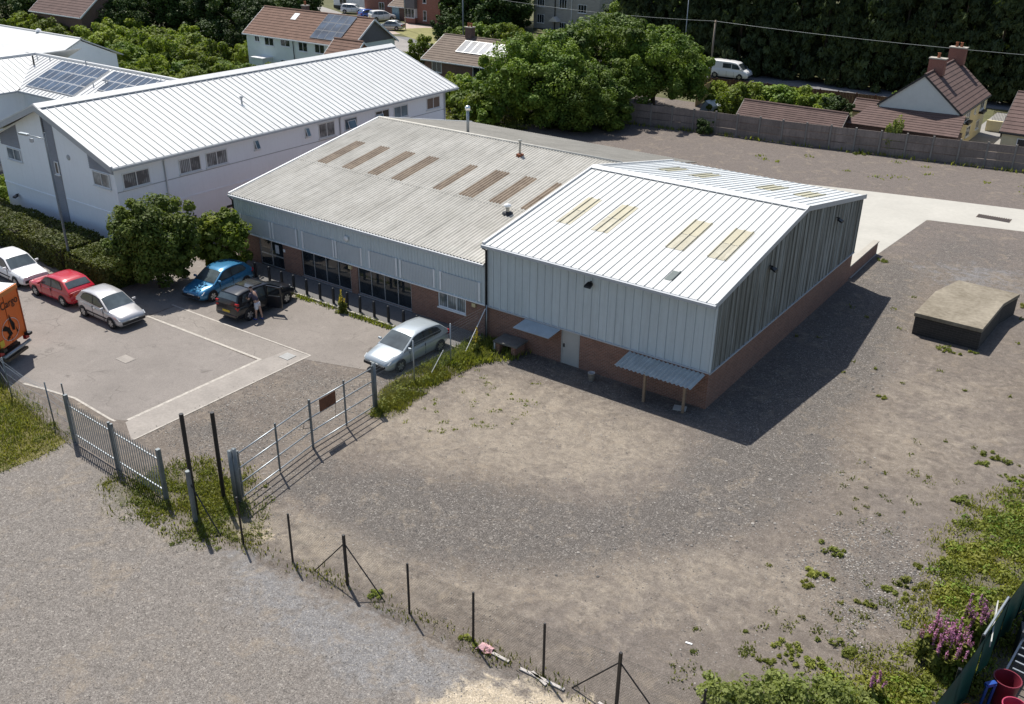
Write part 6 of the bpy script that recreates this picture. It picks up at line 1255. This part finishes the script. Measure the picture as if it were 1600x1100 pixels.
# leaf litter of the dry sprigs scattered over the yard, each tuft too small to pick apart
def sprinkle(name, poly, ntuft, per, spread, h, mt, width):
    c = inpoly(poly, ntuft, g, .8, True); pts = np.repeat(c, per, 0)+g.normal(size=(len(c)*per,2))*spread*np.repeat(.4+g.random(len(c)), per)[:,None]; stuff(link(name, blades(pts, h, g, width, .9, mt, name)))
sprinkle('yard_sprigs', [(-24.5,25.3),(-23.5,31),(-20,31.2),(-19.5,27.5),(-22.5,24.4)], 45, 14, .08, .05, L_weed, .04)
sprinkle('yard_sprigs', [(-8,22),(-6.8,28),(-3.2,34),(-2,38),(-5.5,36),(-8,31),(-7.2,26)], 60, 18, .09, .05, L_weed, .04)
sprinkle('yard_sprigs', [(-8,19),(-7,24),(-4.2,26),(-3,24),(-4,20.5)], 50, 22, .12, .06, L_weed, .045)
sprinkle('yard_sprigs', [(-30,72),(-28,80),(-10,82.5),(-4,83),(-4,74),(-14,73)], 16, 18, .3, .12, L_weed, .09)
sprinkle('yard_sprigs', [(-13,36),(-13,52),(-4,52),(-3,40)], 22, 14, .1, .08, L_weed, .05)
# individual weed tufts
def cover(poly, ncl, per, r0, size, mt, name, flat=.55, edge=.8):
    c = inpoly(poly, ncl, g, edge, True); rr_ = r0*(.5+g.random(len(c))); C = np.concatenate([c, (rr_*.25)[:,None]], 1); V, F, T = leaves(C, rr_, per, size, g, elong=1.3, flat=flat); V[:,2] = np.abs(V[:,2])+.005
    return stuff(link(name, npmesh(name, V, F, mt, T)))
corner = [(-.5,36),(-1.8,34.5),(-2.6,32.6),(-3.0,29.6),(-2.4,28.3),(-2.8,26),(-2.4,24.2),(-3.5,22.3),(-4.4,20.4),(-2,17.5),(-1.5,21),(-1.2,23.5),(-.95,25.6),(-.5,28),(1,31)]
cover(corner, 560, 34, .24, .085, L_weed, 'corner_ground_cover'); cover(corner, 160, 40, .30, .075, L_green, 'corner_ground_cover')
cover([(-28.6,15.4),(-27.6,17.4),(-25.8,18),(-24.5,17.6),(-22.6,16.0),(-24,15.3),(-27,14.9)], 200, 30, .18, .06, L_weed, 'verge_ground_cover', .5, 1.0)
cover([(-24.7,25),(-25.7,27),(-25.7,31),(-25.8,33.2),(-23.4,33.2),(-24.5,31),(-24.6,28)], 190, 34, .22, .07, L_weed, 'fence_ground_cover', .7, .4)
cover([(-33.4,15.9),(-33.3,13.8),(-40,10),(-45,12),(-40,16.6)], 260, 36, .25, .06, L_weed, 'verge_ground_cover', .6, .8)
cover([(-62,68),(-58,69),(-52,66.5),(-49,68),(-52,74),(-57,80),(-64,82),(-66,76)], 420, 40, .55, .14, L_weed, 'wild_ground_cover', .8, 1.5)
def weed(x, y, s, label, mt=L_weed, name='weed_tuft'):
    gg_ = np.random.default_rng(int(abs(x*97+y*31)*10)); n = 5+int(s*10); c = gg_.normal(size=(n,2))*s*.42*np.array([1.25,.8]); rr_ = s*.20*(.5+gg_.random(n)); C = np.concatenate([c, (rr_*.45)[:,None]], 1)
    V, F, T = leaves(C, rr_, 26, .055+.05*s, gg_, elong=1.7, flat=.75); V[:,2] = np.abs(V[:,2])+.005; t = thing(name, label, 'weed', (x,y,0)); link('leaves', npmesh('leaves', V, F, mt, T), t)
    return t
WD = [(-3.03,36.92,.5,'bright weed tuft right of a smaller one near the right edge'),(-3.4,36.2,.32,'small weed tuft just below left of a larger tuft'),(-3.39,33.07,.55,'wide flat weed tuft in the stony ground near the grass edge'),(-2.15,35.7,.4,'dark rounded weed tuft beside the right hand grass'),(-6.25,25.77,.5,'feathery weed tuft in the middle of the lower right gravel'),(-6.31,25.07,.3,'small weed directly below the feathery tuft'),(-3.69,27.17,.55,'leafy bright weed at the top of a cluster of four'),(-3.67,26.33,.4,'bright weed at the foot of the cluster of four'),(-4.06,26.5,.28,'small round weed left of the cluster'),(-4.5,25.36,.35,'dark green weed lying flat in the gravel'),(-5.75,22.1,.38,'upright green weed alone on the brown ground'),(-4.35,22.9,.5,'spreading green weed at the edge of the lower gravel patch'),(-4.87,21.97,.4,'ragged weed below the gravel patch'),(-5.41,21.69,.32,'thin weed left of the ragged one'),(-6.07,27.3,.45,'brownish weed patch above the feathery tuft'),(-2.92,28.87,.5,'bushy weed at the margin of the right hand grass'),(-3.65,28.17,.3,'slim weed between gravel and the grass margin'),(-6.06,21.15,.3,'small straggling weed near the bottom fence end'),(-2.88,31.68,.4,'weed at the upper edge of the grass margin'),(-8.06,39.28,.25,'tiny lone weed on bare ground left of the ramp'),(-7.2,45.9,.5,'weed growing at the foot of the ramp front wall'),(-5.93,46.5,.25,'small weed at the near corner of the ramp'),(-22.67,81.2,.8,'large bright weed at the foot of the concrete fence'),(-33.4,31.6,.4,'weed clump by the kerb among the bollards'),(-13.4,16.7,.32,'dry weed clump at the foot of a fence post'),(-17.0,16.6,.3,'sparse weed beside the braced fence post'),(-4.9,54.2,.5,'weed behind the far corner of the ramp'),(-13.2,56.6,.4,'weed at the end of the low brick wall'),(-24.6,31.6,.55,'tall yellow flowered weed at the fence stay')]
for x, y, s, lb in WD: weed(x, y, s, lb)
def spike_clump(x, y, n, spread, h, label, name, flower, seed):
    g2 = np.random.default_rng(seed); t = thing(name, label, 'plant', (x,y,0)); st_ = MB(); LV = []; FV = []
    for k in range(n):
        a, r_ = g2.random()*6.28, spread*g2.random()**.6; bx, by = math.cos(a)*r_, math.sin(a)*r_; hh = h*(.7+.4*g2.random()); lx, ly = g2.normal(size=2)*.08
        st_.tube([(bx,by,0),(bx+lx,by+ly,hh)], [.008,.004], 4, False)
        zz = np.linspace(.1,.72,26)*hh; LV.append(np.stack([bx+lx*zz/hh, by+ly*zz/hh, zz], 1)); zf = np.linspace(.66,1.02,14)*hh; FV.append(np.stack([bx+lx*zf/hh, by+ly*zf/hh, zf], 1))
    LV, FV = np.concatenate(LV), np.concatenate(FV); V, F, T = leaves(LV, np.full(len(LV),.09), 2, .13, g2, elong=1.6); link('leaves', npmesh('leaves', V, F, L_weed, T), t)
    V, F, T = leaves(FV, np.full(len(FV),.04), 3, .055, g2); stuff(link('flowers', npmesh('flowers', V, F, flower, T), t)); st_.build('stems', mat('green_stem',(.07,.09,.03),.8), None).parent = t
spike_clump(-1.95,24.0,60,.62,1.45,'large clump of pink willowherb left of the green hoarding','willowherb',L_pink,51); spike_clump(-1.45,25.6,26,.4,1.35,'smaller clump of pink willowherb behind the large one','willowherb',L_pink,52); spike_clump(-3.2,21.6,9,.25,.9,'few pale pink willowherb stems above the bottom bush','willowherb',L_pink,53)
spike_clump(-33.4,31.55,5,.12,1.1,'tall yellow flowered ragwort growing by the kerb','ragwort',L_yel,54); spike_clump(-24.95,31.9,5,.2,1.3,'yellow flowered ragwort against the galvanised fence','ragwort',L_yel,55)
reg('sallow', 12, .75,.6,.5, .55, 30, .28, 90, .10, leafmat('sallow_leaf', (.11,.14,.035), (.28,.33,.10), .45, (.33,.36,.12)), .5, .03, low=-.9)
for i, (x, y, s) in enumerate(((-6.1,18.6,.95),(-5.4,19.2,1.1),(-4.55,19.9,1.05),(-3.6,20.6,.95))): plant('sallow','willow_scrub','light green willow scrub at the bottom edge, %s from the left' % ORD[i],'shrub',x,y,s,s)
plant('sallow','garden_shrub','small yellow bush in front of the lean-to roof','shrub',-20.6,83.2,1.1,2.6); plant('bushA','garden_shrub','sunlit shrub left of the white gable past the hedge','shrub',-64.5,31.5,.9)
# loose stones
def stones(name, pts, size, mt):
    N = len(pts); base = np.array([(1,0,0),(0,1,0),(-1,0,0),(0,-1,0),(0,0,.8),(0,0,-.5)], float); s = size*(.4+1.1*g.random(N)**2.2); a = g.random(N)*6.28
    sc = np.stack([s*(.7+.6*g.random(N)), s*(.7+.6*g.random(N)), s*(.5+.5*g.random(N))], 1); B = base[None]*sc[:,None,:]; ca, sa = np.cos(a)[:,None], np.sin(a)[:,None]
    X = B[...,0]*ca-B[...,1]*sa; Y = B[...,0]*sa+B[...,1]*ca; V = np.stack([X+pts[:,:1], Y+pts[:,1:2], B[...,2]+.3*s[:,None]], 2).reshape(-1,3)
    f = np.array([(0,1,4),(1,2,4),(2,3,4),(3,0,4)]); F = (np.arange(N)[:,None,None]*6+f[None]).reshape(-1,3); return stuff(link(name, npmesh(name, V, F, mt, np.repeat(g.random(N), 4))))
def stonemat():
    t = NT('loose_stone'); at = t.n('ShaderNodeAttribute', attribute_name='tint'); c = t.n('ShaderNodeValToRGB'); e = c.color_ramp.elements; e[0].color = (.07,.066,.062,1); e[1].color = (.34,.315,.285,1); e[1].position = 1; k = c.color_ramp.elements.new(.6); k.color = (.165,.152,.14,1); t.l(at.outputs['Fac'], c.inputs[0]); t.l(c.outputs[0], t.b.inputs['Base Color']); t.b.inputs['Roughness'].default_value = .9; return t.m
M_st = stonemat()
trk = [(-24,18.2),(-20,18.8),(-16,19.5),(-13,21.5),(-10.3,25),(-8.6,28.9),(-8.1,32),(-9,36),(-9.2,46),(-13,46),(-12.9,31),(-12.6,27),(-14,25),(-18,23.4),(-21,22),(-24,20.8)]
stones('loose_gravel', inpoly(trk, 16000, g, 1.2), .022, M_st)
stones('loose_gravel', inpoly([(-13,20),(-9,26),(-7.5,29),(-6.8,33),(-8.5,35),(-9.8,31),(-11,27),(-14.5,22)], 380, g, .8), .045, M_st)
stones('loose_gravel', inpoly([(-7,28.5),(-4.8,30),(-3,28),(-2.7,24.5),(-4.5,23.5),(-6.5,25.5)], 5000, g, 1.0), .03, M_st)
stones('loose_gravel', inpoly([(-30,15),(-22,15),(-9,16.3),(-9,13),(-14,9),(-30,5)], 16000, g, .6, False), .017, M_st)
stones('loose_gravel', inpoly([(-31,18),(-31,26),(-26,28),(-25.3,18)], 6000, g, .6), .026, M_st)
stones('loose_gravel', inpoly([(-24,16.5),(-24,31),(-13,31),(-5,24),(-7,19),(-14,17)], 6000, g, .6), .022, M_st)
stones('loose_gravel', inpoly([(-9.8,36),(-8.7,36),(-8.2,45),(-9.4,45)], 170, g, .4), .04, M_st)
print('objects', len(bpy.data.objects), 'tris', sum(len(m.polygons) for m in bpy.data.meshes))
